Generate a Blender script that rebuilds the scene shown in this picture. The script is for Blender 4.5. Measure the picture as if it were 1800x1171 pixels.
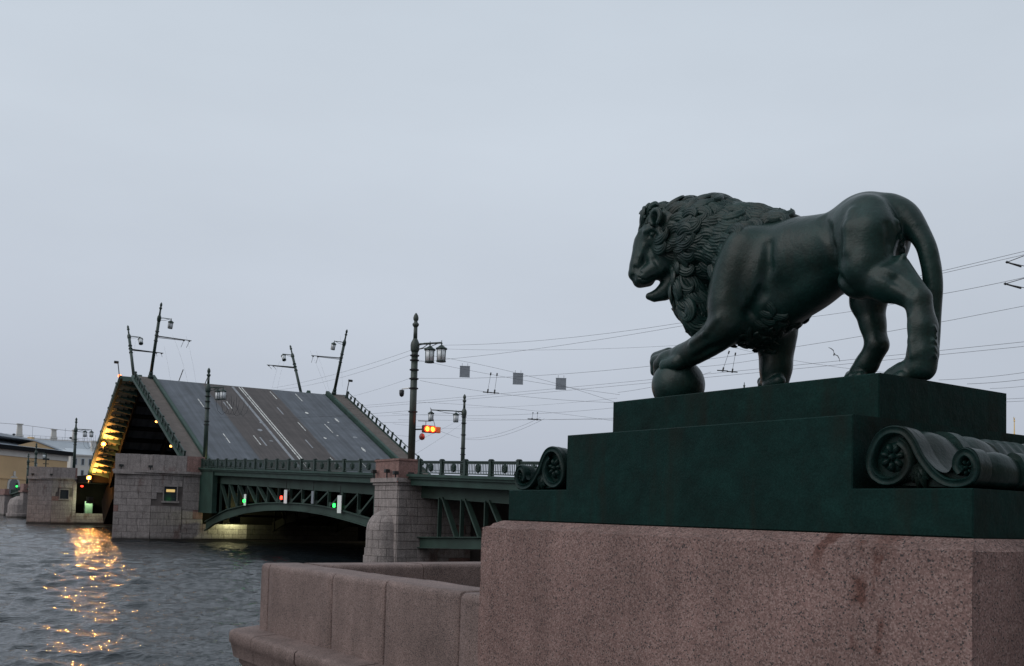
import bpy, math, random
import numpy as np
from math import sin, cos, pi, radians, hypot, atan2, degrees
from mathutils import Vector, Matrix

for o in list(bpy.data.objects):
    bpy.data.objects.remove(o, do_unlink=True)
SC = bpy.context.scene
COL = SC.collection
random.seed(7)
rng = np.random.default_rng(7)

# ------------------------------------------------------------------ camera
CAM_H = 4.3                      # eye height above the river
cam_data = bpy.data.cameras.new('camera')
cam = bpy.data.objects.new('camera', cam_data)
COL.objects.link(cam)
YAW, PITCH, ROLL = radians(32.6), radians(3.1), radians(1.6)
fwd = Vector((sin(YAW)*cos(PITCH), cos(YAW)*cos(PITCH), sin(PITCH)))
rgt0 = Vector((cos(YAW), -sin(YAW), 0)); up0 = rgt0.cross(fwd)
rgt = rgt0*cos(ROLL) + up0*sin(ROLL); upv = up0*cos(ROLL) - rgt0*sin(ROLL)
m = Matrix.Identity(4)
for i in range(3):
    m[i][0] = rgt[i]; m[i][1] = upv[i]; m[i][2] = -fwd[i]
m[2][3] = CAM_H
cam.matrix_world = m
cam_data.sensor_width = 36; cam_data.lens = 36.0
cam_data.shift_y = (804-585.5)/1800
cam_data.clip_start = 0.05; cam_data.clip_end = 12000
SC.camera = cam

# ------------------------------------------------------------------ sky and light
SUN_DIR = Vector((-0.74, 0.05, 0.67)).normalized()      # towards the brighter part of the overcast
w = bpy.data.worlds.new('World'); SC.world = w; w.use_nodes = True
nt = w.node_tree; nt.nodes.clear()
N = nt.nodes.new; Lk = nt.links.new
out = N('ShaderNodeOutputWorld')
tc = N('ShaderNodeTexCoord')
sep = N('ShaderNodeSeparateXYZ'); Lk(tc.outputs['Generated'], sep.inputs[0])
ramp = N('ShaderNodeValToRGB'); Lk(sep.outputs['Z'], ramp.inputs[0])
cr = ramp.color_ramp
cr.elements[0].position = 0.0; cr.elements[0].color = (0.475, 0.525, 0.62, 1)
cr.elements[1].position = 1.0; cr.elements[1].color = (0.56, 0.64, 0.71, 1)
for p, c in ((0.06, (0.508, 0.555, 0.648)), (0.18, (0.568, 0.623, 0.712)), (0.34, (0.62, 0.685, 0.768)), (0.55, (0.60, 0.675, 0.76))):
    e = cr.elements.new(p); e.color = (*c, 1)
nz = N('ShaderNodeTexNoise'); nz.inputs['Scale'].default_value = 1.7; nz.inputs['Detail'].default_value = 5
mp = N('ShaderNodeMapping'); mp.inputs['Scale'].default_value = (1, 1, 3.0)
Lk(tc.outputs['Generated'], mp.inputs[0]); Lk(mp.outputs[0], nz.inputs['Vector'])
mr = N('ShaderNodeMapRange'); mr.inputs[1].default_value = 0.3; mr.inputs[2].default_value = 0.7
mr.inputs[3].default_value = 0.945; mr.inputs[4].default_value = 1.055
Lk(nz.outputs[0], mr.inputs[0])
mul = N('ShaderNodeMix'); mul.data_type = 'RGBA'; mul.blend_type = 'MULTIPLY'; mul.inputs[0].default_value = 1
Lk(ramp.outputs[0], mul.inputs[6]); Lk(mr.outputs[0], mul.inputs[7])
bg1 = N('ShaderNodeBackground'); bg1.inputs[1].default_value = 1.0
Lk(mul.outputs[2], bg1.inputs[0])
sky = N('ShaderNodeTexSky'); sky.sky_type = 'NISHITA'; sky.sun_disc = False
sky.sun_elevation = radians(10); sky.sun_rotation = atan2(SUN_DIR.x, SUN_DIR.y)
sky.dust_density = 4; sky.air_density = 1
bg2 = N('ShaderNodeBackground'); bg2.inputs[1].default_value = 0.06
Lk(sky.outputs[0], bg2.inputs[0])
mixs = N('ShaderNodeMixShader'); mixs.inputs[0].default_value = 0.08     # thick cloud lets little clear sky through
Lk(bg1.outputs[0], mixs.inputs[1]); Lk(bg2.outputs[0], mixs.inputs[2]); Lk(mixs.outputs[0], out.inputs[0])

sd = bpy.data.lights.new('sun', 'SUN'); sd.energy = 1.15; sd.angle = radians(60); sd.color = (1.0, 0.97, 0.93)
sun = bpy.data.objects.new('sun', sd); COL.objects.link(sun)
sun.rotation_euler = SUN_DIR.to_track_quat('Z', 'Y').to_euler(); sun.location = (-40, 0, 60)
vs = SC.view_settings
vs.view_transform = 'Standard'; vs.look = 'None'; vs.exposure = 0.0; vs.gamma = 1.0; vs.use_curve_mapping = False

# ------------------------------------------------------------------ mesh helpers
class MB:
    def __init__(s): s.v = []; s.f = []
    def add(s, vs, fs):
        o = len(s.v); s.v += [tuple(float(c) for c in v) for v in vs]; s.f += [tuple(i+o for i in f) for f in fs]; return s
    def hexa(s, p):      # p: 4 bottom + 4 top, counter-clockwise
        return s.add(p, [(3,2,1,0),(4,5,6,7),(0,1,5,4),(1,2,6,5),(2,3,7,6),(3,0,4,7)])
    def box(s, x0, x1, y0, y1, z0, z1):
        return s.hexa([(x0,y0,z0),(x1,y0,z0),(x1,y1,z0),(x0,y1,z0),(x0,y0,z1),(x1,y0,z1),(x1,y1,z1),(x0,y1,z1)])
    def cbox(s, x0, x1, y0, y1, z0, z1, b):      # chamfered box
        xs=(x0,x0+b,x1-b,x1); ys=(y0,y0+b,y1-b,y1); zs=(z0,z0+b,z1-b,z1)
        idx={}; V=[]
        def g(i,j,k):
            t=(i,j,k)
            if t not in idx: idx[t]=len(V); V.append((xs[i],ys[j],zs[k]))
            return idx[t]
        F=[]
        for a,A in ((0,0),(3,3)):
            q=[(1,1),(2,1),(2,2),(1,2)]
            fz=[g(i,j,A) for i,j in q]; fy=[g(i,A,k) for i,k in q]; fx=[g(A,i,k) for i,k in q]
            F += [fz[::-1] if a==0 else fz, fy if a==0 else fy[::-1], fx[::-1] if a==0 else fx]
        for a in (0,3):
            for b_ in (0,3):
                pa=1 if a==0 else 2; pb=1 if b_==0 else 2
                fl=(a==0)!=(b_==0)
                e=[g(a,pb,1),g(a,pb,2),g(pa,b_,2),g(pa,b_,1)]; F.append(e if fl else e[::-1])
                e=[g(a,1,pb),g(a,2,pb),g(pa,2,b_),g(pa,1,b_)]; F.append(e[::-1] if fl else e)
                e=[g(1,a,pb),g(2,a,pb),g(2,pa,b_),g(1,pa,b_)]; F.append(e if fl else e[::-1])
        for a in (0,3):
            for b_ in (0,3):
                for c in (0,3):
                    pa=1 if a==0 else 2; pb=1 if b_==0 else 2; pc=1 if c==0 else 2
                    t=[g(a,pb,pc),g(pa,b_,pc),g(pa,pb,c)]
                    F.append(t if ((a==0)+(b_==0)+(c==0))%2==0 else t[::-1])
        return s.add(V,F)
    def bar(s, p, q, wd, ht, up=(0,0,1)):        # rectangular bar from p to q
        p=Vector(p); q=Vector(q); d=(q-p).normalized(); u=Vector(up)
        if abs(d.dot(u))>.99: u=Vector((0,1,0))
        r=d.cross(u).normalized(); u=r.cross(d)
        a=r*wd/2; b=u*ht/2
        return s.hexa([p-a-b,p+a-b,q+a-b,q-a-b,p-a+b,p+a+b,q+a+b,q-a+b])
    def tube(s, pts, r, n=8, cap=True):
        pts=[Vector(p) for p in pts]; rr=r if isinstance(r,(list,tuple)) else [r]*len(pts)
        V=[];F=[]; u=None
        for i,p in enumerate(pts):
            d=(pts[min(i+1,len(pts)-1)]-pts[max(i-1,0)]).normalized()
            if u is None: u=d.orthogonal().normalized()
            u=(u-d*u.dot(d)).normalized(); v=d.cross(u)
            for k in range(n):
                a=2*pi*k/n; V.append(p+(u*cos(a)+v*sin(a))*rr[i])
        for i in range(len(pts)-1):
            for k in range(n):
                F.append((i*n+k,i*n+(k+1)%n,(i+1)*n+(k+1)%n,(i+1)*n+k))
        if cap: F += [tuple(range(n))[::-1], tuple(range((len(pts)-1)*n,len(pts)*n))]
        return s.add(V,F)
    def lathe(s, prof, c=(0,0,0), n=16, a0=0, a1=2*pi):    # prof: (radius, z)
        full=abs(a1-a0-2*pi)<1e-6; m=n if full else n+1; V=[];F=[]
        for r,z in prof:
            for k in range(m):
                a=a0+(a1-a0)*k/n; V.append((c[0]+r*cos(a),c[1]+r*sin(a),c[2]+z))
        for i in range(len(prof)-1):
            for k in range(n):
                k2=(k+1)%m
                F.append((i*m+k,i*m+k2,(i+1)*m+k2,(i+1)*m+k))
        if full:
            F += [tuple(range(m))[::-1], tuple(range((len(prof)-1)*m,len(prof)*m))]
        return s.add(V,F)
    def prism(s, poly, z0, z1):       # poly ccw in xy
        n=len(poly); V=[(x,y,z0) for x,y in poly]+[(x,y,z1) for x,y in poly]
        F=[tuple(range(n))[::-1],tuple(range(n,2*n))]+[(i,(i+1)%n,n+(i+1)%n,n+i) for i in range(n)]
        return s.add(V,F)
    def prism_yz(s, poly, x0, x1):    # poly in (y,z)
        n=len(poly); V=[(x0,y,z) for y,z in poly]+[(x1,y,z) for y,z in poly]
        F=[tuple(range(n))[::-1],tuple(range(n,2*n))]+[(i,(i+1)%n,n+(i+1)%n,n+i) for i in range(n)]
        return s.add(V,F)
    def shift(s, d): s.v=[(x+d[0],y+d[1],z+d[2]) for x,y,z in s.v]; return s
    def mesh(s, name, mat, smooth=False):
        me=bpy.data.meshes.new(name); me.from_pydata(s.v,[],s.f)
        if mat: me.materials.append(mat)
        if smooth: me.polygons.foreach_set('use_smooth',[True]*len(me.polygons))
        me.update(); return me
    def build(s, name, mat, parent=None, smooth=False, loc=None, fix=False):
        me=s.mesh(name,mat,smooth)
        if fix:
            import bmesh
            b=bmesh.new(); b.from_mesh(me); bmesh.ops.recalc_face_normals(b,faces=b.faces); b.to_mesh(me); b.free()
        return link(name,me,parent,loc)
def link(name, me, parent=None, loc=None, rot=None):
    o=bpy.data.objects.new(name,me); COL.objects.link(o)
    if parent: o.parent=parent
    if loc is not None: o.location=loc
    if rot is not None: o.rotation_euler=rot
    return o
def tag(o, label=None, cat=None, group=None, kind=None):
    if label: o['label']=label
    if cat: o['category']=cat
    if group: o['group']=group
    if kind: o['kind']=kind
    return o
def thing(name, loc, label, cat, group=None, rot=(0,0,0)):
    o=bpy.data.objects.new(name,None); COL.objects.link(o); o.location=loc; o.rotation_euler=rot; o.empty_display_size=.3
    return tag(o,label,cat,group)
def copy_tree(o, parent=None):
    c=o.copy(); COL.objects.link(c); c.parent=parent
    for ch in list(o.children): copy_tree(ch,c)
    return c
def autosmooth(o, ang=40):
    me=o.data
    me.polygons.foreach_set('use_smooth',[True]*len(me.polygons))
    me.set_sharp_from_angle(angle=radians(ang))
    return o

# ------------------------------------------------------------------ materials
MATS={}
def mat(name, col, rough=.6, metal=0, spec=.5, noise=None, bump=None, rnd=0, coat=0):
    """noise=(scale, amount, detail) value variation; bump=(scale, strength, dist); rnd = per-object brightness spread"""
    m_=bpy.data.materials.new(name); m_.use_nodes=True; t=m_.node_tree; b=t.nodes['Principled BSDF']
    b.inputs['Roughness'].default_value=rough; b.inputs['Metallic'].default_value=metal
    b.inputs['Specular IOR Level'].default_value=spec
    if coat: b.inputs['Coat Weight'].default_value=coat; b.inputs['Coat Roughness'].default_value=.25
    b.inputs['Base Color'].default_value=(*col,1)
    tc_=t.nodes.new('ShaderNodeTexCoord')
    src=None
    if noise or rnd:
        rgb=t.nodes.new('ShaderNodeRGB'); rgb.outputs[0].default_value=(*col,1); src=rgb.outputs[0]
    if noise:
        n_=t.nodes.new('ShaderNodeTexNoise'); n_.inputs['Scale'].default_value=noise[0]; n_.inputs['Detail'].default_value=noise[2] if len(noise)>2 else 5
        t.links.new(tc_.outputs['Object'],n_.inputs['Vector'])
        r_=t.nodes.new('ShaderNodeMapRange'); r_.inputs[1].default_value=.25; r_.inputs[2].default_value=.75
        r_.inputs[3].default_value=1-noise[1]; r_.inputs[4].default_value=1+noise[1]; t.links.new(n_.outputs[0],r_.inputs[0])
        x=t.nodes.new('ShaderNodeMix'); x.data_type='RGBA'; x.blend_type='MULTIPLY'; x.inputs[0].default_value=1
        t.links.new(src,x.inputs[6]); t.links.new(r_.outputs[0],x.inputs[7]); src=x.outputs[2]
    if rnd:
        oi=t.nodes.new('ShaderNodeObjectInfo'); r_=t.nodes.new('ShaderNodeMapRange'); r_.inputs[3].default_value=1-rnd; r_.inputs[4].default_value=1+rnd
        t.links.new(oi.outputs['Random'],r_.inputs[0])
        x=t.nodes.new('ShaderNodeMix'); x.data_type='RGBA'; x.blend_type='MULTIPLY'; x.inputs[0].default_value=1
        t.links.new(src,x.inputs[6]); t.links.new(r_.outputs[0],x.inputs[7]); src=x.outputs[2]
    if src: t.links.new(src,b.inputs['Base Color'])
    if bump:
        n_=t.nodes.new('ShaderNodeTexNoise'); n_.inputs['Scale'].default_value=bump[0]; n_.inputs['Detail'].default_value=6
        t.links.new(tc_.outputs['Object'],n_.inputs['Vector'])
        bp=t.nodes.new('ShaderNodeBump'); bp.inputs['Strength'].default_value=bump[1]; bp.inputs['Distance'].default_value=bump[2]
        t.links.new(n_.outputs[0],bp.inputs['Height']); t.links.new(bp.outputs[0],b.inputs['Normal'])
    MATS[name]=m_; return m_
def emit(name, col, strength):
    m_=bpy.data.materials.new(name); m_.use_nodes=True; b=m_.node_tree.nodes['Principled BSDF']
    b.inputs['Base Color'].default_value=(*[min(c,1)*.5 for c in col],1)
    b.inputs['Emission Color'].default_value=(*col,1); b.inputs['Emission Strength'].default_value=strength
    return m_

def granite(name, base, dark, pale, fleck=True, scale=1.0, stain=None, rnd=.06):
    m_=bpy.data.materials.new(name); m_.use_nodes=True; t=m_.node_tree; b=t.nodes['Principled BSDF']; n=t.nodes.new; l=t.links.new
    b.inputs['Roughness'].default_value=.82; b.inputs['Specular IOR Level'].default_value=.35
    tc_=n('ShaderNodeTexCoord'); co=tc_.outputs['Object']
    v=n('ShaderNodeTexVoronoi'); v.inputs['Scale'].default_value=150*scale; l(co,v.inputs['Vector'])      # crystal grains
    sp_=n('ShaderNodeSeparateColor'); l(v.outputs['Color'],sp_.inputs[0])
    r=n('ShaderNodeValToRGB'); r.color_ramp.interpolation='CONSTANT'; e=r.color_ramp.elements
    e[0].position=0; e[0].color=(*dark,1); e[1].position=.07; e[1].color=(*[c*.72 for c in base],1)
    for p_,c_ in ((.33,base),(.58,[c*1.12 for c in base]),(.78,pale)): x=e.new(p_); x.color=(*c_,1)
    l(sp_.outputs[0],r.inputs[0]); cur=r.outputs[0]
    if fleck:      # scattered dark biotite clots
        f=n('ShaderNodeTexVoronoi'); f.inputs['Scale'].default_value=52*scale; l(co,f.inputs['Vector'])
        f2=n('ShaderNodeTexNoise'); f2.inputs['Scale'].default_value=95*scale; l(co,f2.inputs['Vector'])
        mt=n('ShaderNodeMath'); mt.operation='MULTIPLY_ADD'; mt.inputs[1].default_value=.45; l(f2.outputs[0],mt.inputs[0]); l(f.outputs['Distance'],mt.inputs[2])
        rr=n('ShaderNodeMapRange'); rr.inputs[1].default_value=.29; rr.inputs[2].default_value=.37; rr.inputs[3].default_value=1; rr.inputs[4].default_value=0; l(mt.outputs[0],rr.inputs[0])
        x=n('ShaderNodeMix'); x.data_type='RGBA'; l(rr.outputs[0],x.inputs[0]); l(cur,x.inputs[6]); x.inputs[7].default_value=(*[c*.8 for c in dark],1); cur=x.outputs[2]
    big=n('ShaderNodeTexNoise'); big.inputs['Scale'].default_value=2.3; big.inputs['Detail'].default_value=7; big.inputs['Roughness'].default_value=.65; l(co,big.inputs['Vector'])
    rr=n('ShaderNodeMapRange'); rr.inputs[1].default_value=.3; rr.inputs[2].default_value=.72; rr.inputs[3].default_value=.74; rr.inputs[4].default_value=1.16; l(big.outputs[0],rr.inputs[0])
    x=n('ShaderNodeMix'); x.data_type='RGBA'; x.blend_type='MULTIPLY'; x.inputs[0].default_value=1; l(cur,x.inputs[6]); l(rr.outputs[0],x.inputs[7]); cur=x.outputs[2]
    mv=n('ShaderNodeMapping'); mv.inputs['Scale'].default_value=(5,5,.5); l(co,mv.inputs[0])      # rain runs down the faces
    rn=n('ShaderNodeTexNoise'); rn.inputs['Scale'].default_value=1; rn.inputs['Detail'].default_value=6; l(mv.outputs[0],rn.inputs['Vector'])
    rr=n('ShaderNodeMapRange'); rr.inputs[1].default_value=.35; rr.inputs[2].default_value=.68; rr.inputs[3].default_value=.84; rr.inputs[4].default_value=1.08; l(rn.outputs[0],rr.inputs[0])
    x=n('ShaderNodeMix'); x.data_type='RGBA'; x.blend_type='MULTIPLY'; x.inputs[0].default_value=1; l(cur,x.inputs[6]); l(rr.outputs[0],x.inputs[7]); cur=x.outputs[2]
    if rnd:
        oi=n('ShaderNodeObjectInfo'); rr=n('ShaderNodeMapRange'); rr.inputs[3].default_value=1-rnd; rr.inputs[4].default_value=1+rnd; l(oi.outputs['Random'],rr.inputs[0])
        x=n('ShaderNodeMix'); x.data_type='RGBA'; x.blend_type='MULTIPLY'; x.inputs[0].default_value=1; l(cur,x.inputs[6]); l(rr.outputs[0],x.inputs[7]); cur=x.outputs[2]
    if stain: cur=stain(t,co,cur)
    l(cur,b.inputs['Base Color'])
    bn=n('ShaderNodeTexNoise'); bn.inputs['Scale'].default_value=70*scale; bn.inputs['Detail'].default_value=8; l(co,bn.inputs['Vector'])
    bp=n('ShaderNodeBump'); bp.inputs['Strength'].default_value=.55; bp.inputs['Distance'].default_value=.006; l(bn.outputs[0],bp.inputs['Height'])
    b2=n('ShaderNodeTexNoise'); b2.inputs['Scale'].default_value=9; b2.inputs['Detail'].default_value=5; l(co,b2.inputs['Vector'])
    bq=n('ShaderNodeBump'); bq.inputs['Strength'].default_value=.3; bq.inputs['Distance'].default_value=.02; l(b2.outputs[0],bq.inputs['Height']); l(bp.outputs[0],bq.inputs['Normal']); l(bq.outputs[0],b.inputs['Normal'])
    return m_
def pedestal_stains(t, co, cur):
    """rust-brown wet runs that drip from under the bronze (object space: x = s along the long side, y depth, z up)"""
    n=t.nodes.new; l=t.links.new
    sx=n('ShaderNodeSeparateXYZ'); l(co,sx.inputs[0])
    nz_=n('ShaderNodeTexNoise'); nz_.inputs['Scale'].default_value=7; nz_.inputs['Detail'].default_value=6; l(co,nz_.inputs['Vector'])
    tot=None
    for s0,wd,zl in ((.62,.045,-.20),(.33,.075,-.12),(.45,.05,-.75),(.36,.03,-.62)):
        a=n('ShaderNodeMath'); a.operation='SUBTRACT'; l(sx.outputs[0],a.inputs[0]); a.inputs[1].default_value=s0
        wob=n('ShaderNodeMath'); wob.operation='MULTIPLY_ADD'; l(nz_.outputs[0],wob.inputs[0]); wob.inputs[1].default_value=.22; l(a.outputs[0],wob.inputs[2])
        sb=n('ShaderNodeMath'); sb.operation='SUBTRACT'; l(wob.outputs[0],sb.inputs[0]); sb.inputs[1].default_value=.11
        ab=n('ShaderNodeMath'); ab.operation='ABSOLUTE'; l(sb.outputs[0],ab.inputs[0])
        q=n('ShaderNodeMapRange'); q.inputs[1].default_value=wd*.5; q.inputs[2].default_value=wd; q.inputs[3].default_value=1; q.inputs[4].default_value=0; l(ab.outputs[0],q.inputs[0])
        zz=n('ShaderNodeMapRange'); zz.inputs[1].default_value=zl; zz.inputs[2].default_value=zl+.16; zz.inputs[3].default_value=0; zz.inputs[4].default_value=1; l(sx.outputs[2],zz.inputs[0])
        mm=n('ShaderNodeMath'); mm.operation='MULTIPLY'; l(q.outputs[0],mm.inputs[0]); l(zz.outputs[0],mm.inputs[1])
        if zl<-.5:
            nn=n('ShaderNodeMapRange'); nn.inputs[1].default_value=.52; nn.inputs[2].default_value=.62; l(nz_.outputs[0],nn.inputs[0])
            m2=n('ShaderNodeMath'); m2.operation='MULTIPLY'; l(mm.outputs[0],m2.inputs[0]); l(nn.outputs[0],m2.inputs[1]); mm=m2
        if tot is None: tot=mm.outputs[0]
        else:
            mx=n('ShaderNodeMath'); mx.operation='MAXIMUM'; l(tot,mx.inputs[0]); l(mm.outputs[0],mx.inputs[1]); tot=mx.outputs[0]
    x=n('ShaderNodeMix'); x.data_type='RGBA'; x.blend_type='MULTIPLY'; x.inputs[7].default_value=(.55,.40,.36,1)
    l(tot,x.inputs[0]); l(cur,x.inputs[6]); return x.outputs[2]

M_PEDESTAL=granite('pedestal_granite',(.198,.123,.111),(.052,.044,.044),(.268,.185,.168),stain=pedestal_stains,rnd=0)
M_PARAPET=granite('parapet_granite',(.190,.134,.122),(.055,.048,.047),(.25,.185,.17),rnd=.05)
def pier_stains(t,co,cur):
    n=t.nodes.new; l=t.links.new
    mp_=n('ShaderNodeMapping'); mp_.inputs['Scale'].default_value=(.55,.55,.33); l(co,mp_.inputs[0])
    z=n('ShaderNodeTexNoise'); z.inputs['Scale'].default_value=1.0; z.inputs['Detail'].default_value=7; z.inputs['Roughness'].default_value=.62; l(mp_.outputs[0],z.inputs['Vector'])
    q=n('ShaderNodeMapRange'); q.inputs[1].default_value=.56; q.inputs[2].default_value=.66; q.inputs[4].default_value=.8; l(z.outputs[0],q.inputs[0])
    x=n('ShaderNodeMix'); x.data_type='RGBA'; x.blend_type='MULTIPLY'; x.inputs[7].default_value=(.56,.42,.40,1); l(q.outputs[0],x.inputs[0]); l(cur,x.inputs[6])
    sx=n('ShaderNodeSeparateXYZ'); l(co,sx.inputs[0])      # tide-mark slime just above the water
    w_=n('ShaderNodeMath'); w_.operation='MULTIPLY_ADD'; w_.inputs[1].default_value=.7; l(z.outputs[0],w_.inputs[0]); l(sx.outputs[2],w_.inputs[2])
    q2=n('ShaderNodeMapRange'); q2.inputs[1].default_value=.62; q2.inputs[2].default_value=.95; q2.inputs[3].default_value=.85; q2.inputs[4].default_value=0; l(w_.outputs[0],q2.inputs[0])
    y=n('ShaderNodeMix'); y.data_type='RGBA'; l(q2.outputs[0],y.inputs[0]); l(x.outputs[2],y.inputs[6]); y.inputs[7].default_value=(.03,.026,.022,1)
    return y.outputs[2]
M_PIER=granite('pier_granite',(.29,.25,.24),(.17,.14,.135),(.34,.30,.29),fleck=False,scale=.25,rnd=.075,stain=pier_stains)
M_PIERDK=granite('shaded_granite',(.045,.04,.036),(.03,.025,.025),(.06,.052,.047),fleck=False,scale=.25,rnd=.15)  # under-bridge shade painted into soot-dark pier stone
M_PIERRED=granite('red_and_redlit_granite',(.235,.135,.12),(.10,.07,.07),(.28,.175,.155),fleck=False,scale=.25,rnd=.06)
M_JOINT=mat('joint_mortar',(.115,.095,.09),.95,noise=(.6,.5))
M_WET=mat('wet_stone',(.035,.03,.028),.35,noise=(1.0,.3))

def bronze_mat(name,spec,r0,r1,gain=1.0):
    m_=bpy.data.materials.new(name); m_.use_nodes=True; t=m_.node_tree; b=t.nodes['Principled BSDF']; n=t.nodes.new; l=t.links.new
    tc_=n('ShaderNodeTexCoord'); co=tc_.outputs['Object']
    a=n('ShaderNodeTexNoise'); a.inputs['Scale'].default_value=5; a.inputs['Detail'].default_value=8; a.inputs['Roughness'].default_value=.7; l(co,a.inputs['Vector'])
    r=n('ShaderNodeValToRGB'); e=r.color_ramp.elements
    e[0].position=.28; e[0].color=(.0036*gain,.0090*gain,.0080*gain,1); e[1].position=.75; e[1].color=(.0060*gain,.0230*gain,.0205*gain,1)
    x=e.new(.52); x.color=(.0042*gain,.0150*gain,.0135*gain,1)
    l(a.outputs[0],r.inputs[0])
    g=n('ShaderNodeTexNoise'); g.inputs['Scale'].default_value=90; g.inputs['Detail'].default_value=4; l(co,g.inputs['Vector'])
    q=n('ShaderNodeMapRange'); q.inputs[1].default_value=.3; q.inputs[2].default_value=.7; q.inputs[3].default_value=.8; q.inputs[4].default_value=1.2; l(g.outputs[0],q.inputs[0])
    x=n('ShaderNodeMix'); x.data_type='RGBA'; x.blend_type='MULTIPLY'; x.inputs[0].default_value=1; l(r.outputs[0],x.inputs[6]); l(q.outputs[0],x.inputs[7])
    mv=n('ShaderNodeMapping'); mv.inputs['Scale'].default_value=(3.2,3.2,.55); l(co,mv.inputs[0])
    sw=n('ShaderNodeTexNoise'); sw.inputs['Scale'].default_value=1.6; sw.inputs['Detail'].default_value=7; sw.inputs['Roughness'].default_value=.6; l(mv.outputs[0],sw.inputs['Vector'])
    sq=n('ShaderNodeMapRange'); sq.inputs[1].default_value=.52; sq.inputs[2].default_value=.72; sq.inputs[4].default_value=.7; l(sw.outputs[0],sq.inputs[0])
    y=n('ShaderNodeMix'); y.data_type='RGBA'; l(sq.outputs[0],y.inputs[0]); l(x.outputs[2],y.inputs[6]); y.inputs[7].default_value=(.0085*gain,.0095*gain,.0075*gain,1); l(y.outputs[2],b.inputs['Base Color'])
    q=n('ShaderNodeMapRange'); q.inputs[1].default_value=.3; q.inputs[2].default_value=.7; q.inputs[3].default_value=r0; q.inputs[4].default_value=r1; l(a.outputs[0],q.inputs[0]); l(q.outputs[0],b.inputs['Roughness'])
    b.inputs['Specular IOR Level'].default_value=spec
    bp=n('ShaderNodeBump'); bp.inputs['Strength'].default_value=.25; bp.inputs['Distance'].default_value=.004; l(g.outputs[0],bp.inputs['Height'])
    a2=n('ShaderNodeTexNoise'); a2.inputs['Scale'].default_value=13; a2.inputs['Detail'].default_value=3; l(co,a2.inputs['Vector'])
    bq=n('ShaderNodeBump'); bq.inputs['Strength'].default_value=.25; bq.inputs['Distance'].default_value=.02; l(a2.outputs[0],bq.inputs['Height']); l(bp.outputs[0],bq.inputs['Normal']); l(bq.outputs[0],b.inputs['Normal'])
    return m_
M_BRONZE=bronze_mat('green_bronze_slab',.05,.45,.6,1.5)
M_SCROLL=bronze_mat('green_bronze_scroll',.13,.28,.42,1.3)
M_LION=bronze_mat('green_bronze_cast',.29,.29,.45,1.65)
M_GREEN=mat('bridge_green_paint',(.022,.050,.040),.55,spec=.3,noise=(.8,.35,7))
M_GREEND=mat('dark_green_iron',(.016,.036,.029),.5,noise=(1.5,.3,6))
M_GIRDER=mat('girder_paint',(.026,.048,.039),.6,spec=.3,noise=(.5,.4,8))
M_UNDER=mat('shaded_underside',(.008,.007,.006),.9,spec=.05,noise=(.4,.4))  # shade below the decks put into one near-black colour
M_SIDEWALK=mat('sidewalk_asphalt',(.105,.088,.080),.9,noise=(1.2,.22,9),bump=(8,.3,.02))
M_LEAFSTEEL=mat('sidewalk_soffit_paint',(.42,.36,.26),.6,noise=(.7,.3))
M_PAINT=mat('road_marking_paint',(.72,.72,.70),.7,noise=(2.2,.25,9))
def worn_paint():
    m_=mat('road_marking_paint_worn',(.62,.62,.60),.75); t=m_.node_tree; b=t.nodes['Principled BSDF']; n=t.nodes.new; l=t.links.new
    tc_=n('ShaderNodeTexCoord'); z=n('ShaderNodeTexNoise'); z.inputs['Scale'].default_value=1.7; z.inputs['Detail'].default_value=10; z.inputs['Roughness'].default_value=.75; l(tc_.outputs['Object'],z.inputs['Vector'])
    r=n('ShaderNodeValToRGB'); e=r.color_ramp.elements; e[0].position=.36; e[0].color=(.13,.125,.125,1); e[1].position=.52; e[1].color=(.60,.60,.575,1); l(z.outputs[0],r.inputs[0]); l(r.outputs[0],b.inputs['Base Color'])
    return m_
M_PAINT=worn_paint()
M_FAINT=mat('worn_marking_paint',(.22,.23,.25),.8,noise=(1.4,.3,9))
M_POLE=mat('lamp_post_iron',(.030,.042,.034),.5,noise=(2,.35,6))
M_POLEG=mat('lamp_post_green',(.013,.030,.025),.5,noise=(2,.3,6))
M_BLACK=mat('black_iron',(.012,.014,.014),.5)
M_WIRE=mat('cable_black',(.03,.03,.034),.6)
M_GLASS=mat('lantern_glass',(.62,.64,.66),.15,spec=.6)
M_SIGN=mat('sign_back_aluminium',(.20,.22,.25),.5,noise=(6,.12))
M_WHITE=mat('white_board',(.75,.75,.75),.6)
M_YELLOW=mat('ochre_stucco',(.52,.36,.20),.85,noise=(.15,.12,6))
M_CREAM=mat('pale_stucco',(.52,.50,.47),.85,noise=(.2,.1))
M_ROOF=mat('metal_roof',(.42,.46,.50),.45,noise=(.12,.12))
M_ROOFD=mat('dark_eave',(.008,.009,.011),.8,spec=.1)
M_WINDOW=mat('window_glass_dark',(.03,.035,.045),.12,spec=.8)
M_GOLD=mat('gilding',(.75,.50,.16),.35,metal=.8)
M_PAVE=mat('paving_granite',(.16,.14,.135),.85,noise=(1,.25,8))
M_LAND=mat('far_quay_ground',(.12,.11,.10),.9,noise=(.05,.3))
M_CAB=mat('pale_green_cabinet',(.10,.17,.13),.6)

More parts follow.
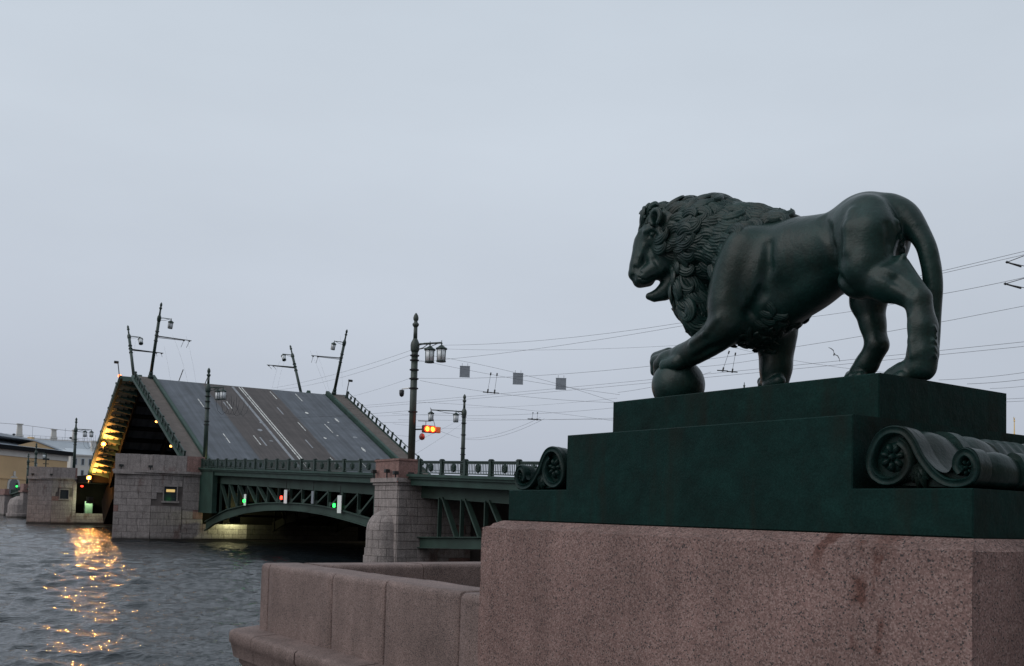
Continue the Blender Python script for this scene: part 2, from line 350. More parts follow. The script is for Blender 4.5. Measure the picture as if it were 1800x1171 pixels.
# ------------------------------------------------------------------ river
def water_material():
    m_=bpy.data.materials.new('river_water'); m_.use_nodes=True; t=m_.node_tree; b=t.nodes['Principled BSDF']; n=t.nodes.new; l=t.links.new
    b.inputs['Base Color'].default_value=(.012,.016,.019,1); b.inputs['Roughness'].default_value=.09; b.inputs['IOR'].default_value=1.333
    tc_=n('ShaderNodeTexCoord')
    mp_=n('ShaderNodeMapping'); mp_.inputs['Rotation'].default_value=(0,0,radians(-25)); mp_.inputs['Scale'].default_value=(1,1.9,1); l(tc_.outputs['Object'],mp_.inputs[0])
    prev=None
    for sc_,st,ds in ((1.3,.5,.14),(4.0,.7,.06),(11.0,.5,.02)):
        z=n('ShaderNodeTexNoise'); z.inputs['Scale'].default_value=sc_; z.inputs['Detail'].default_value=3; z.inputs['Distortion'].default_value=.4; l(mp_.outputs[0],z.inputs['Vector'])
        p_=n('ShaderNodeBump'); p_.inputs['Strength'].default_value=st; p_.inputs['Distance'].default_value=ds; l(z.outputs[0],p_.inputs['Height'])
        if prev: l(prev,p_.inputs['Normal'])
        prev=p_.outputs[0]
    l(prev,b.inputs['Normal'])
    return m_
def build_river():
    # fan-shaped sheet round the quay: ring spacing grows with distance, real waves where they can be resolved
    rad=np.concatenate([np.geomspace(2.5,20,30)[:-1],np.geomspace(20,300,680)[:-1],np.geomspace(300,9000,100)])
    ang=np.radians(np.concatenate([np.linspace(-80,0,40)[:-1],np.linspace(0,24,470)[:-1],np.linspace(24,100,70)]))      # clockwise from +Y
    nr,na=len(rad),len(ang)
    R_,A2=np.meshgrid(rad,ang,indexing='ij')
    X=R_*np.sin(A2);Y=R_*np.cos(A2)
    dr=np.gradient(rad)[:,None]*np.ones((1,na)); da=np.gradient(ang)[None,:]*np.ones((nr,1)); res=np.maximum(dr,R_*da)
    Z=np.zeros_like(X); g=np.random.default_rng(3)
    mod=.75+.35*np.sin(.09*X+.05*Y+.7*np.sin(.04*Y))*np.sin(.06*Y-.03*X+1)
    for i in range(90):
        lam=.32*(6/.32)**(g.random()**1.25); th=radians(-20)+g.normal(0,.85); ph=g.random()*6.28; k=2*pi/lam
        amp=.0088*lam**.85*(.5+g.random())
        att=np.clip((lam/res-2.0)/2.0,0,1)
        q=k*(X*sin(th)+Y*cos(th))+ph+.9*np.sin(.21*X+.13*Y+i)
        Z+=att*amp*mod*(1-np.abs(np.sin(q*.5))*1.6)
    Z-=Z.mean()
    V=np.stack([X,Y,Z],-1).reshape(-1,3)
    ii=np.arange(nr*na).reshape(nr,na)
    F=np.stack([ii[:-1,:-1],ii[:-1,1:],ii[1:,1:],ii[1:,:-1]],-1).reshape(-1,4)
    me=bpy.data.meshes.new('river'); me.vertices.add(len(V)); me.vertices.foreach_set('co',V.ravel())
    me.loops.add(F.size); me.loops.foreach_set('vertex_index',F.ravel().astype(np.int32))
    me.polygons.add(len(F)); me.polygons.foreach_set('loop_start',np.arange(0,F.size,4,dtype=np.int32)); me.polygons.foreach_set('loop_total',np.full(len(F),4,np.int32))
    me.polygons.foreach_set('use_smooth',np.ones(len(F),bool)); me.update(); me.validate()
    me.materials.append(water_material())
    o=link('river',me); tag(o,kind='structure'); return o
build_river()
# ------------------------------------------------------------------ quay terrace, granite pedestal, bronze plinth (shared frame)
# frame: x = s (towards the river, along the lion), y = -w (w grows away from the water side), z = 0 at the granite top
PED_LOC=(3.6331,2.3699,4.25); PED_ROT=(0,0,radians(90+2.3))

def profile_run(prof, s0, s1, mbx=None, jig=0):
    """extrude a (w,z) outline along s"""
    mb=mbx or MB(); n=len(prof); V=[]
    for s in (s0,s1): V += [(s,-wv,z) for wv,z in prof]
    F=[tuple(range(n)),tuple(range(n,2*n))[::-1]]+[(i,n+i,n+(i+1)%n,(i+1)%n) for i in range(n)]
    return mb.add(V,F)
def round_top(w0, w1, zb, zt, r=.07, n=5):
    P=[(w0,zb)]
    for i in range(n+1): a=pi/2*i/n; P.append((w0+r-r*cos(a),zt-r+r*sin(a)))
    for i in range(n+1): a=pi/2*i/n; P.append((w1-r+r*sin(a),zt-r+r*cos(a)))
    P.append((w1,zb)); return P

# terrace: floor, quay wall
q=thing('quay_terrace',PED_LOC,None,None,rot=PED_ROT); q['kind']='structure'
mb=MB(); mb.box(-16,8.72,-40,-1.0,-1.95,-1.56); mb.build('pavement',M_PAVE,q)
mb=MB()
mb.box(-16,8.95,-40,-.80,-5.2,-1.96)
mb.build('quay_wall',M_PARAPET,q)
mb=MB()
for i in range(24):
    s0=8.3-i*1.02
    mb.cbox(s0-1.0,s0,-.82,-.76,-2.75,-2.15,.012); mb.cbox(s0-1.5,s0-.5,-.82,-.765,-3.42,-2.78,.012); mb.cbox(s0-1.0,s0,-.82,-.76,-4.1,-3.45,.012)
mb.build('wall_stones',M_PARAPET,q)['kind']='stuff'
# ground behind the photographer and along the bank
mb=MB(); mb.box(-400,-2.2,-300,-1.4,1.0,2.7); mb.box(-2.2,900,-300,-14,1.0,2.7)
o=mb.build('near_bank_ground',M_PAVE); tag(o,kind='structure')

# cornice ledge stones and parapets
led=thing('parapet_ledge',PED_LOC,'moulded pink granite ledge running along the foot of the near parapet','ledge',rot=PED_ROT)
LP=[(.42,-1.52),(.40,-1.50),(.40,-1.40),(.42,-1.375),(.47,-1.365),(.80,-1.345),(.80,-2.02),(.66,-1.99),(.63,-1.90),(.57,-1.80),(.50,-1.72),(.50,-1.68),(.44,-1.66)]
js=[9.36,8.52,7.35,6.15,5.0,3.8,2.5,1.2,-.1,-1.4,-2.8]
for a,b in zip(js[:-1],js[1:]):
    d=random.uniform(-.006,.006)
    P_=[(wv+d,z+d*.5) for wv,z in LP]
    if a==9.36:   # corner stone: outer end worked to a rounded return
        mb=MB(); n=len(P_); ends=[]
        for s_off,pull in ((b+.006,0),(a-.22,0),(a-.10,.02),(a-.03,.07),(a,.16)):
            ends.append([(min(s_off,a-(.0 if wv<.78 else 0))-(.30*max(0,(-1.55-z))/.45 if s_off>a-.2 else 0),-(wv+pull*(.8-wv)/.4),z) for wv,z in P_])
        V=[p for e in ends for p in e]; F=[tuple(range(n))[::-1],tuple(range((len(ends)-1)*n,len(ends)*n))]
        for k in range(len(ends)-1):
            F += [(k*n+i,k*n+(i+1)%n,(k+1)*n+(i+1)%n,(k+1)*n+i) for i in range(n)]
        mb.add(V,F)
    else: mb=profile_run(P_,a-.008,b+.008)
    autosmooth(mb.build('ledge_stone',M_PARAPET,led,fix=True),50)
par=thing('granite_parapet',PED_LOC,'low pink granite parapet with rounded top running from the pedestal to the corner','parapet',rot=PED_ROT)
js=[9.08,8.84,7.18,6.07,4.80,3.20]
for k,(a,b) in enumerate(zip(js[:-1],js[1:])):
    d=random.uniform(-.006,.006); g=.007 if k not in (1,) else .003
    P_=[(wv+d*.5,z+d) for wv,z in round_top(.70,1.20,-1.40,-.60,.06,6)]
    ss=[a-g,a-g-.012]+[a+(b-a)*t for t in np.linspace(.08,.92,9)]+[b+g+.012,b+g]
    mb=MB(); n=len(P_); V=[]
    for i,s in enumerate(ss):
        sh=.012 if i in (0,len(ss)-1) else 0
        for wv,z in P_:
            j=.0025*sin(7*s+3*z)+.002*sin(17*s+11*z+k)
            V.append((s,-(wv+(sh if wv<.95 else -sh)+j),z-sh*(1 if z>-.8 else 0)+.003*sin(5*s+k)))
    F=[tuple(range(n)),tuple(range((len(ss)-1)*n,len(ss)*n))[::-1]]
    for i in range(len(ss)-1): F += [(i*n+j,(i+1)*n+j,(i+1)*n+(j+1)%n,i*n+(j+1)%n) for j in range(n)]
    mb.add(V,F); autosmooth(mb.build('parapet_stone',M_PARAPET,par,fix=True),50)
par2=thing('granite_parapet',PED_LOC,'far granite parapet closing the terrace towards the bridge','parapet',rot=PED_ROT)
js=[1.205,2.55,3.95,5.3,6.7,8.1,9.5,11]
for a,b in zip(js[:-1],js[1:]):
    d=random.uniform(-.005,.005); P_=[(x,z+d) for x,z in round_top(8.58,9.08,-1.60,-.60,.06,6)]
    mb=MB(); n=len(P_); V=[(x,-(a+.004),z) for x,z in P_]+[(x,-(b-.004),z) for x,z in P_]
    mb.add(V,[tuple(range(n)),tuple(range(n,2*n))[::-1]]+[(i,n+i,n+(i+1)%n,(i+1)%n) for i in range(n)])
    autosmooth(mb.build('parapet_stone',M_PARAPET,par2,fix=True),50)

# granite pedestal: one big block with a weathered sloping top margin
ped=thing('granite_pedestal',PED_LOC,'massive pink granite block under the bronze lion, stained at its edge','pedestal',rot=PED_ROT)
def grid_block():
    s0,s1,w0,w1=-.07,3.262,-.12,1.75; zt=-.048; g=np.random.default_rng(5)
    mb=MB(); V=[];F=[]
    def face(fn,nu,nv):
        o=len(mb.v); P=[fn(i/nu,j/nv) for i in range(nu+1) for j in range(nv+1)]
        fs=[(i*(nv+1)+j,(i+1)*(nv+1)+j,(i+1)*(nv+1)+j+1,i*(nv+1)+j+1) for i in range(nu) for j in range(nv)]
        mb.add(P,fs)
    wob=lambda a,b: .0035*sin(9*a+5*b)+.003*sin(23*a+17*b+1)+.002*sin(51*a-33*b)
    edge=lambda t: .006*sin(14*t+1)+.005*sin(37*t)+.004*sin(83*t+2)
    face(lambda u,v:(s0+(s1-s0)*u,-(w0+wob(u*3,v)*(1-v)*4*v+ (.006 if v==1 else 0)),-1.56+(zt+edge(u*3.3)*.5+1.56)*v),60,14)
    face(lambda u,v:(s0,-(w0+(w1-w0)*u),-1.56+(zt+1.56)*v),20,10)
    face(lambda u,v:(s1,-(w0+(w1-w0)*u),-1.56+(zt+1.56)*v),20,10)
    face(lambda u,v:(s0+(s1-s0)*u,-w1,-1.56+(zt+1.56)*v),4,4)
    # sloping margin up to the bronze
    i0,i1,j0,j1=-.012,3.165,-.012,1.642
    face(lambda u,v:((s0+(i0-s0)*v)+((s1+(i1-s1)*v)-(s0+(i0-s0)*v))*u,-((w0+.006)+(j0-w0-.006)*v),zt+edge(u*3.3)*.5*(1-v)+.048*v+wob(u*4,v)*v*(1-v)*6),60,6)
    face(lambda u,v:(s0+(i0-s0)*v,-((w0+(j0-w0)*v)+((w1+(j1-w1)*v)-(w0+(j0-w0)*v))*u),zt+.048*v),20,3)
    face(lambda u,v:(s1+(i1-s1)*v,-((w0+(j0-w0)*v)+((w1+(j1-w1)*v)-(w0+(j0-w0)*v))*u),zt+.048*v),20,3)
    face(lambda u,v:((s0+(i0-s0)*v)+((s1+(i1-s1)*v)-(s0+(i0-s0)*v))*u,-(w1+(j1-w1)*v),zt+.048*v),4,2)
    face(lambda u,v:(i0+(i1-i0)*u,-(j0+(j1-j0)*v),-.001),2,2)
    return mb
o=grid_block().build('block',M_PEDESTAL,ped,fix=True); autosmooth(o,35)

# bronze plinth: base slab, cross block, upper slab, scrolled bolsters at both ends
pl=thing('bronze_plinth',PED_LOC,'dark green stepped bronze plinth with scrolled ends beneath the lion','plinth',rot=PED_ROT)
def bevel_prism_sz(poly,w0,w1,c):
    """poly (s,z) counter-clockwise; extruded along w with softened long edges"""
    n=len(poly); P=[np.array(p) for p in poly]; ins=[]
    for i in range(n):
        d0=P[i]-P[i-1]; d1=P[(i+1)%n]-P[i]; d0=d0/np.linalg.norm(d0); d1=d1/np.linalg.norm(d1)
        n0=np.array((-d0[1],d0[0])); n1=np.array((-d1[1],d1[0])); ins.append(P[i]+(n0+n1)*c)
    rings=[(ins,w0),(P,w0+c),(P,w1-c),(ins,w1)]; V=[(p[0],-wv,p[1]) for r,wv in rings for p in r]
    F=[tuple(range(n)),tuple(range(3*n,4*n))[::-1]]+[(k*n+i,(k+1)*n+i,(k+1)*n+(i+1)%n,k*n+(i+1)%n) for k in range(3) for i in range(n)]
    mb=MB(); return mb.add(V,F)
bevel_prism_sz([(0,.002),(3.142,.002),(3.142,.195),(2.553,.195),(2.553,.517),(.553,.517),(.553,.195),(0,.195)],0,1.63,.005).build('stepped_block',M_BRONZE,pl,fix=True)
bevel_prism_sz([(.622,.51),(2.473,.51),(2.473,.733),(.622,.733)],.28,1.35,.005).build('upper_slab',M_BRONZE,pl,fix=True)
def catmull(P,n):
    P=[np.array(p,float) for p in P]; P=[2*P[0]-P[1]]+P+[2*P[-1]-P[-2]]; o=[]
    for i in range(1,len(P)-2):
        for j in range(n):
            t=j/n; a,b,c,d=P[i-1:i+3]; o.append(.5*(2*b+(c-a)*t+(2*a-5*b+4*c-d)*t*t+(3*b-a-3*c+d)*t**3))
    o.append(P[-2]); return o
OUTL=catmull([(.438,.214),(.480,.238),(.505,.287),(.502,.345),(.468,.415),(.42,.452),(.365,.461),(.31,.445),(.268,.400),(.235,.340),(.195,.290),(.155,.262),(.122,.262),(.10,.300),(.078,.338),(.045,.357),(.008,.338),(-.012,.290),(-.006,.238),(.028,.204),(.062,.198)],4)
def bolster(mir):
    root=None
    fs=lambda s: 3.112-s if mir else s
    # swept body along w
    ws=[];gs=[]
    def put(a,b,fn,n):
        for i in range(n+1):
            t=i/n; ws.append(a+(b-a)*t); gs.append(fn(t))
    put(.03,.115,lambda t:1.0-.02*t,2)
    put(.117,.36,lambda t:.80+.15*sin(pi*(t*.85+.08)),10)
    put(.362,.42,lambda t:.985,2)
    put(.422,.66,lambda t:.82+.13*sin(pi*(t*.85+.07)),10)
    put(.662,.968,lambda t:.94-.05*abs(cos(pi*t*4)),16)
    put(.97,1.208,lambda t:.82+.13*sin(pi*((1-t)*.85+.07)),8)
    put(1.21,1.268,lambda t:.985,2)
    put(1.27,1.513,lambda t:.80+.15*sin(pi*((1-t)*.85+.08)),8)
    put(1.515,1.60,lambda t:.98+.02*t,2)
    n=len(OUTL); V=[];F=[]
    for wv,g in zip(ws,gs):
        for s,z in OUTL: V.append((fs(.30+(s-.30)*(1-(1-g)*.35)),-wv,.196+(z-.196)*g))
    for i in range(len(ws)-1): F += [(i*n+j,i*n+j+1,(i+1)*n+j+1,(i+1)*n+j) for j in range(n-1)]
    mb=MB(); mb.add(V,F)
    o=len(mb.v); mb.add([(fs(s),-1.60,z) for s,z in OUTL],[tuple(range(n))])
    rec=[( .30+(s-.30)*.97,.196+(z-.196)*.97) for s,z in OUTL]
    mb.add([(fs(s),-.062,z) for s,z in rec],[tuple(range(n))])
    b=mb.build('scroll_bolster',M_SCROLL,pl,fix=True); autosmooth(b,38)
    # raised fillet along the scroll on the side we see
    def band(path,wd,name,w0=.022,w1=.07,closed=False):
        P=[np.array(p) for p in path]; m_=len(P); V=[];F=[]
        for i,p in enumerate(P):
            d=P[(i+1)%m_ if closed else min(i+1,m_-1)]-P[(i-1)%m_ if closed else max(i-1,0)]; d/=np.linalg.norm(d)+1e-9; nn=np.array([-d[1],d[0]])
            for k,wv in ((-.5,w1),(-.5,w0+.006),(-.36,w0),(-.2,w0+.006),(.2,w0+.006),(.36,w0),(.5,w0+.006),(.5,w1)):
                q_=p+nn*k*wd; V.append((fs(q_[0]),-wv,q_[1]))
        r=m_ if closed else m_-1
        for i in range(r):
            a=i*8; c=((i+1)%m_)*8
            F += [(a+j,a+j+1,c+j+1,c+j) for j in range(7)]
        mb_=MB(); mb_.add(V,F); x=mb_.build(name,M_SCROLL,b,fix=True); autosmooth(x,50)
    c1=np.array((.387,.328)); c2=np.array((.052,.277))
    O=[np.array(p) for p in OUTL]; off=[]
    for i in range(len(O)):
        d=O[min(i+1,len(O)-1)]-O[max(i-1,0)]; d/=np.linalg.norm(d); off.append(O[i]+np.array((-d[1],d[0]))*.019)
    sp1=[c1+np.array((cos(radians(a)),sin(radians(a))))*r for a,r in zip(np.linspace(120,296,16),np.linspace(.074,.108,16))]
    sp2=[c2+np.array((cos(radians(a)),sin(radians(a))))*r for a,r in zip(np.linspace(285,395,10),np.linspace(.060,.044,10))]
    cut=next(i for i,p in enumerate(off) if p[0]<.235 and i>10)
    tail=catmull([off[cut-1],off[cut],(.185,.252),(.135,.221),(.075,.214),(.024,.232),(.006,.276),(.020,.320),(.052,.338),(.082,.318),(.088,.284),(.070,.258)],4)
    band(sp1+off[2:cut-1]+tail,.036,'volute_rim')
    for c,r in ((c1,.066),(c2,.036)):
        mb_=MB(); cc=(fs(c[0]),-.05,c[1])
        # domed boss with petals: a rosette
        def dome(cx,cz,rx,rz,depth,rot=0,nu=8,nv=4):
            V=[];F=[]
            for i in range(nv+1):
                a=pi/2*i/nv
                for j in range(nu):
                    t=2*pi*j/nu; x=rx*cos(a)*cos(t); z=rz*cos(a)*sin(t)
                    V.append((cx+x*cos(rot)-z*sin(rot),-.064+depth*sin(a),cz+x*sin(rot)+z*cos(rot)))
            for i in range(nv): F += [(i*nu+j,i*nu+(j+1)%nu,(i+1)*nu+(j+1)%nu,(i+1)*nu+j) for j in range(nu)]
            mb_.add(V,F)
        dome(cc[0],cc[2],r,r,.016,0,16)
        for k in range(7):
            a=2*pi*k/7+.3; dome(cc[0]+r*.58*cos(a),cc[2]+r*.58*sin(a),r*.40,r*.24,.036,a)
        dome(cc[0],cc[2],r*.28,r*.28,.044)
        autosmooth(mb_.build('rosette',M_SCROLL,b,fix=True),60)
    mb_=MB()
    for k,(a,L) in enumerate(((-70,.085),(-88,.105),(-104,.105),(-50,.10),(-122,.08))):
        a=radians(a); p0=np.array((.262,.30)); d=np.array((cos(a),sin(a))); nn=np.array((-d[1],d[0]))
        V=[];F=[]
        for i in range(6):
            t=i/5; wd=.020*sin(pi*min(1,.15+t*.85))+.003; p=p0+d*L*t
            for q_,dp in ((-1,.0),(-.5,.012),(0,.004),(.5,.012),(1,.0)): V.append((fs(p[0]+nn[0]*wd*q_),-.064+dp+.014*sin(pi*t)+.01*t,p[1]+nn[1]*wd*q_))
        for i in range(5): F += [(i*5+j,i*5+j+1,(i+1)*5+j+1,(i+1)*5+j) for j in range(4)]
        mb_.add(V,F)
    autosmooth(mb_.build('acanthus_leaf',M_SCROLL,b,fix=True),60)
bolster(False); bolster(True)

# ------------------------------------------------------------------ the lion
LION_LOC=(Matrix.Rotation(PED_ROT[2],4,'Z')@Vector((0,-.815,.733)))+Vector(PED_LOC)
lion=thing('lion_statue',LION_LOC,'dark green bronze lion striding with one forepaw on a ball','statue',rot=PED_ROT)
LION=[
('e','body',0.08,[1.814, 0.0, 0.754],(0.3, 0.235, 0.28),(0, 0)),
('e','body',0.08,[1.545, 0.0, 0.771],(0.36, 0.225, 0.245),(0, 0)),
('e','body',0.06,[1.295, 0.0, 0.787],(0.26, 0.195, 0.2),(0, 0)),
('e','body',0.06,[1.09, 0.0, 0.807],(0.235, 0.205, 0.245),(0, 0)),
('e','body',0.07,[1.736, -0.15, 0.733],(0.17, 0.12, 0.25),(0, -12)),
('e','body',0.05,[1.989, 0.17, 0.847],(0.16, 0.1, 0.25),(0, -12)),
('e','body',0.05,[1.015, -0.13, 0.784],(0.17, 0.115, 0.21),(0, 10)),
('e','body',0.05,[1.103, 0.13, 0.849],(0.17, 0.115, 0.21),(0, 10)),
('c','body',0.035,[0.953, -0.15, 0.776],0.135,[0.971, -0.16, 0.608],0.125),
('c','body',0.035,[0.971, -0.16, 0.608],0.125,[1.004, -0.16, 0.55],0.1),
('c','body',0.025,[1.029, -0.16, 0.572],0.09,[0.845, -0.16, 0.505],0.092),
('c','body',0.025,[0.845, -0.16, 0.505],0.092,[0.731, -0.15, 0.44],0.066),
('c','body',0.025,[0.731, -0.15, 0.44],0.066,[0.684, -0.15, 0.396],0.062),
('c','body',0.02,[0.808, -0.13, 0.584],0.06,[0.663, -0.14, 0.417],0.035),
('c','body',0.02,[0.681, -0.15, 0.396],0.06,[0.656, -0.15, 0.262],0.066),
('c','body',0.02,[0.656, -0.15, 0.262],0.066,[0.655, -0.15, 0.133],0.07),
('c','body',0.02,[0.655, -0.15, 0.133],0.07,[0.67, -0.15, 0.071],0.072),
('c','body',0.02,[0.66, -0.15, 0.07],0.066,[0.74, -0.16, 0.041],0.06),
('c','body',0.02,[0.74, -0.16, 0.041],0.06,[0.802, -0.17, 0.021],0.055),
('c','body',0.012,[0.717, -0.22, 0.016],0.034,[0.773, -0.22, -0.006],0.031),
('c','body',0.012,[0.768, -0.183, 0.039],0.034,[0.824, -0.183, 0.016],0.031),
('c','body',0.012,[0.791, -0.145, 0.059],0.034,[0.848, -0.145, 0.036],0.031),
('c','body',0.012,[0.795, -0.115, 0.079],0.034,[0.853, -0.115, 0.056],0.031),
('c','body',0.035,[1.095, 0.14, 0.803],0.13,[1.136, 0.15, 0.627],0.115),
('c','body',0.035,[1.136, 0.15, 0.627],0.115,[1.181, 0.15, 0.51],0.092),
('c','body',0.025,[1.181, 0.15, 0.51],0.092,[1.151, 0.15, 0.382],0.065),
('c','body',0.025,[1.151, 0.15, 0.382],0.065,[1.125, 0.15, 0.271],0.06),
('c','body',0.02,[1.122, 0.15, 0.262],0.06,[1.185, 0.15, 0.17],0.06),
('c','body',0.02,[1.185, 0.15, 0.17],0.06,[1.227, 0.15, 0.128],0.058),
('c','body',0.012,[1.187, 0.1, 0.095],0.033,[1.244, 0.1, 0.081],0.029),
('c','body',0.012,[1.23, 0.134, 0.114],0.033,[1.288, 0.134, 0.101],0.029),
('c','body',0.012,[1.248, 0.168, 0.132],0.033,[1.306, 0.168, 0.119],0.029),
('c','body',0.012,[1.248, 0.198, 0.141],0.033,[1.306, 0.198, 0.128],0.029),
('c','body',0.03,[0.967, 0.01, 0.927],0.09,[0.941, 0.013, 0.915],0.0829),
('c','body',0.03,[0.941, 0.013, 0.915],0.0829,[0.913, 0.015, 0.903],0.0756),
('c','body',0.03,[0.913, 0.015, 0.903],0.0756,[0.887, 0.018, 0.889],0.0686),
('c','body',0.03,[0.887, 0.018, 0.889],0.0686,[0.861, 0.02, 0.87],0.062),
('c','body',0.03,[0.861, 0.02, 0.87],0.062,[0.836, 0.022, 0.84],0.0556),
('c','body',0.03,[0.836, 0.022, 0.84],0.0556,[0.811, 0.025, 0.804],0.0494),
('c','body',0.03,[0.811, 0.025, 0.804],0.0494,[0.788, 0.028, 0.766],0.044),
('c','body',0.03,[0.788, 0.028, 0.766],0.044,[0.77, 0.03, 0.733],0.04),
('c','body',0.03,[0.77, 0.03, 0.733],0.04,[0.758, 0.033, 0.704],0.0378),
('c','body',0.03,[0.758, 0.033, 0.704],0.0378,[0.751, 0.035, 0.679],0.0371),
('c','body',0.03,[0.751, 0.035, 0.679],0.0371,[0.746, 0.037, 0.654],0.0371),
('c','body',0.03,[0.746, 0.037, 0.654],0.0371,[0.742, 0.04, 0.628],0.037),
('c','body',0.03,[0.742, 0.04, 0.628],0.037,[0.737, 0.043, 0.6],0.0368),
('c','body',0.03,[0.737, 0.043, 0.6],0.0368,[0.735, 0.046, 0.572],0.0369),
('c','body',0.03,[0.735, 0.046, 0.572],0.0369,[0.733, 0.048, 0.542],0.037),
('c','body',0.03,[0.733, 0.048, 0.542],0.037,[0.732, 0.05, 0.512],0.037),
('c','body',0.03,[0.732, 0.05, 0.512],0.037,[0.732, 0.051, 0.481],0.0367),
('c','body',0.03,[0.732, 0.051, 0.481],0.0367,[0.734, 0.052, 0.45],0.0362),
('c','body',0.03,[0.734, 0.052, 0.45],0.0362,[0.736, 0.052, 0.417],0.0359),
('c','body',0.03,[0.736, 0.052, 0.417],0.0359,[0.737, 0.05, 0.384],0.036),
('c','body',0.03,[0.737, 0.05, 0.384],0.036,[0.738, 0.047, 0.351],0.0368),
('c','body',0.03,[0.738, 0.047, 0.351],0.0368,[0.738, 0.042, 0.317],0.0382),
('c','body',0.03,[0.738, 0.042, 0.317],0.0382,[0.737, 0.036, 0.284],0.0394),
('c','body',0.03,[0.737, 0.036, 0.284],0.0394,[0.736, 0.03, 0.253],0.04),
('c','body',0.03,[0.736, 0.03, 0.253],0.04,[0.734, 0.023, 0.225],0.0396),
('c','body',0.03,[0.734, 0.023, 0.225],0.0396,[0.73, 0.016, 0.198],0.0386),
('c','body',0.03,[0.73, 0.016, 0.198],0.0386,[0.726, 0.008, 0.172],0.0373),
('c','body',0.03,[0.726, 0.008, 0.172],0.0373,[0.722, 0.0, 0.149],0.036),
('c','body',0.03,[0.722, 0.0, 0.149],0.036,[0.717, -0.009, 0.128],0.0346),
('c','body',0.03,[0.717, -0.009, 0.128],0.0346,[0.712, -0.019, 0.109],0.0331),
('c','body',0.03,[0.712, -0.019, 0.109],0.0331,[0.707, -0.03, 0.09],0.0315),
('c','body',0.03,[0.707, -0.03, 0.09],0.0315,[0.702, -0.04, 0.072],0.03),
('c','body',0.05,[1.771, -0.18, 0.85],0.12,[1.799, -0.183, 0.775],0.1199),
('c','body',0.05,[1.799, -0.183, 0.775],0.1199,[1.827, -0.186, 0.7],0.1197),
('c','body',0.05,[1.827, -0.186, 0.7],0.1197,[1.848, -0.19, 0.631],0.118),
('c','body',0.05,[1.848, -0.19, 0.631],0.118,[1.857, -0.195, 0.572],0.1137),
('c','body',0.05,[1.857, -0.195, 0.572],0.1137,[1.859, -0.2, 0.519],0.1079),
('c','body',0.05,[1.859, -0.2, 0.519],0.1079,[1.861, -0.205, 0.466],0.102),
('c','body',0.03,[1.843, -0.21, 0.443],0.106,[1.887, -0.207, 0.416],0.0987),
('c','body',0.03,[1.887, -0.207, 0.416],0.0987,[1.931, -0.203, 0.39],0.0915),
('c','body',0.03,[1.931, -0.203, 0.39],0.0915,[1.979, -0.2, 0.366],0.085),
('c','body',0.03,[1.979, -0.2, 0.366],0.085,[2.036, -0.197, 0.343],0.0795),
('c','body',0.03,[2.036, -0.197, 0.343],0.0795,[2.097, -0.193, 0.323],0.0747),
('c','body',0.03,[2.097, -0.193, 0.323],0.0747,[2.154, -0.19, 0.306],0.071),
('c','body',0.03,[2.154, -0.19, 0.306],0.071,[2.205, -0.187, 0.297],0.0687),
('c','body',0.03,[2.205, -0.187, 0.297],0.0687,[2.252, -0.183, 0.291],0.0673),
('c','body',0.03,[2.252, -0.183, 0.291],0.0673,[2.299, -0.18, 0.285],0.066),
('e','body',0.02,[2.364, -0.175, 0.286],(0.1, 0.078, 0.06),(0, -12)),
('c','body',0.01,[2.225, -0.241, 0.247],0.047,[2.328, -0.241, 0.237],0.043),
('c','body',0.008,[2.328, -0.241, 0.237],0.04,[2.336, -0.241, 0.178],0.033),
('c','body',0.01,[2.325, -0.197, 0.269],0.047,[2.431, -0.197, 0.259],0.043),
('c','body',0.008,[2.431, -0.197, 0.259],0.04,[2.439, -0.197, 0.199],0.033),
('c','body',0.01,[2.404, -0.151, 0.3],0.047,[2.511, -0.151, 0.29],0.043),
('c','body',0.008,[2.511, -0.151, 0.29],0.04,[2.52, -0.151, 0.23],0.033),
('c','body',0.01,[2.444, -0.109, 0.331],0.047,[2.552, -0.109, 0.321],0.043),
('c','body',0.008,[2.552, -0.109, 0.321],0.04,[2.561, -0.109, 0.26],0.033),
('c','body',0.04,[1.787, 0.17, 0.811],0.13,[1.791, 0.17, 0.573],0.122),
('c','body',0.04,[1.791, 0.17, 0.573],0.122,[1.818, 0.17, 0.407],0.103),
('c','body',0.04,[1.818, 0.17, 0.407],0.103,[1.829, 0.17, 0.324],0.096),
('c','body',0.04,[1.829, 0.17, 0.324],0.096,[1.828, 0.17, 0.222],0.088),
('c','body',0.04,[1.828, 0.17, 0.222],0.088,[1.835, 0.17, 0.145],0.084),
('c','body',0.012,[1.754, 0.11, 0.125],0.04,[1.838, 0.11, 0.099],0.032),
('c','body',0.012,[1.822, 0.15, 0.148],0.04,[1.908, 0.15, 0.122],0.032),
('c','body',0.012,[1.863, 0.192, 0.173],0.04,[1.95, 0.192, 0.147],0.032),
('c','body',0.012,[1.87, 0.23, 0.188],0.04,[1.957, 0.23, 0.162],0.032),
('e','belly',0.08,[1.834, -0.02, 0.453],(0.16, 0.15, 0.125),(0, 0)),
('e','belly',0.08,[1.622, 0.0, 0.524],(0.2, 0.15, 0.12),(0, -20)),
('e','belly',0.08,[1.386, 0.0, 0.59],(0.17, 0.13, 0.085),(0, -28)),
('e','mane',0.06,[2.008, -0.01, 0.953],(0.25, 0.225, 0.215),(0, 15)),
('e','mane',0.06,[2.172, -0.06, 1.026],(0.22, 0.22, 0.238),(0, 0)),
('e','mane',0.06,[2.338, -0.1, 1.075],(0.155, 0.18, 0.205),(0, 0)),
('e','mane',0.05,[2.381, -0.14, 1.03],(0.08, 0.13, 0.17),(0, 0)),
('e','mane',0.06,[2.271, -0.05, 0.757],(0.13, 0.18, 0.24),(0, 0)),
('e','mane',0.05,[2.214, -0.05, 0.589],(0.09, 0.15, 0.16),(0, 0)),
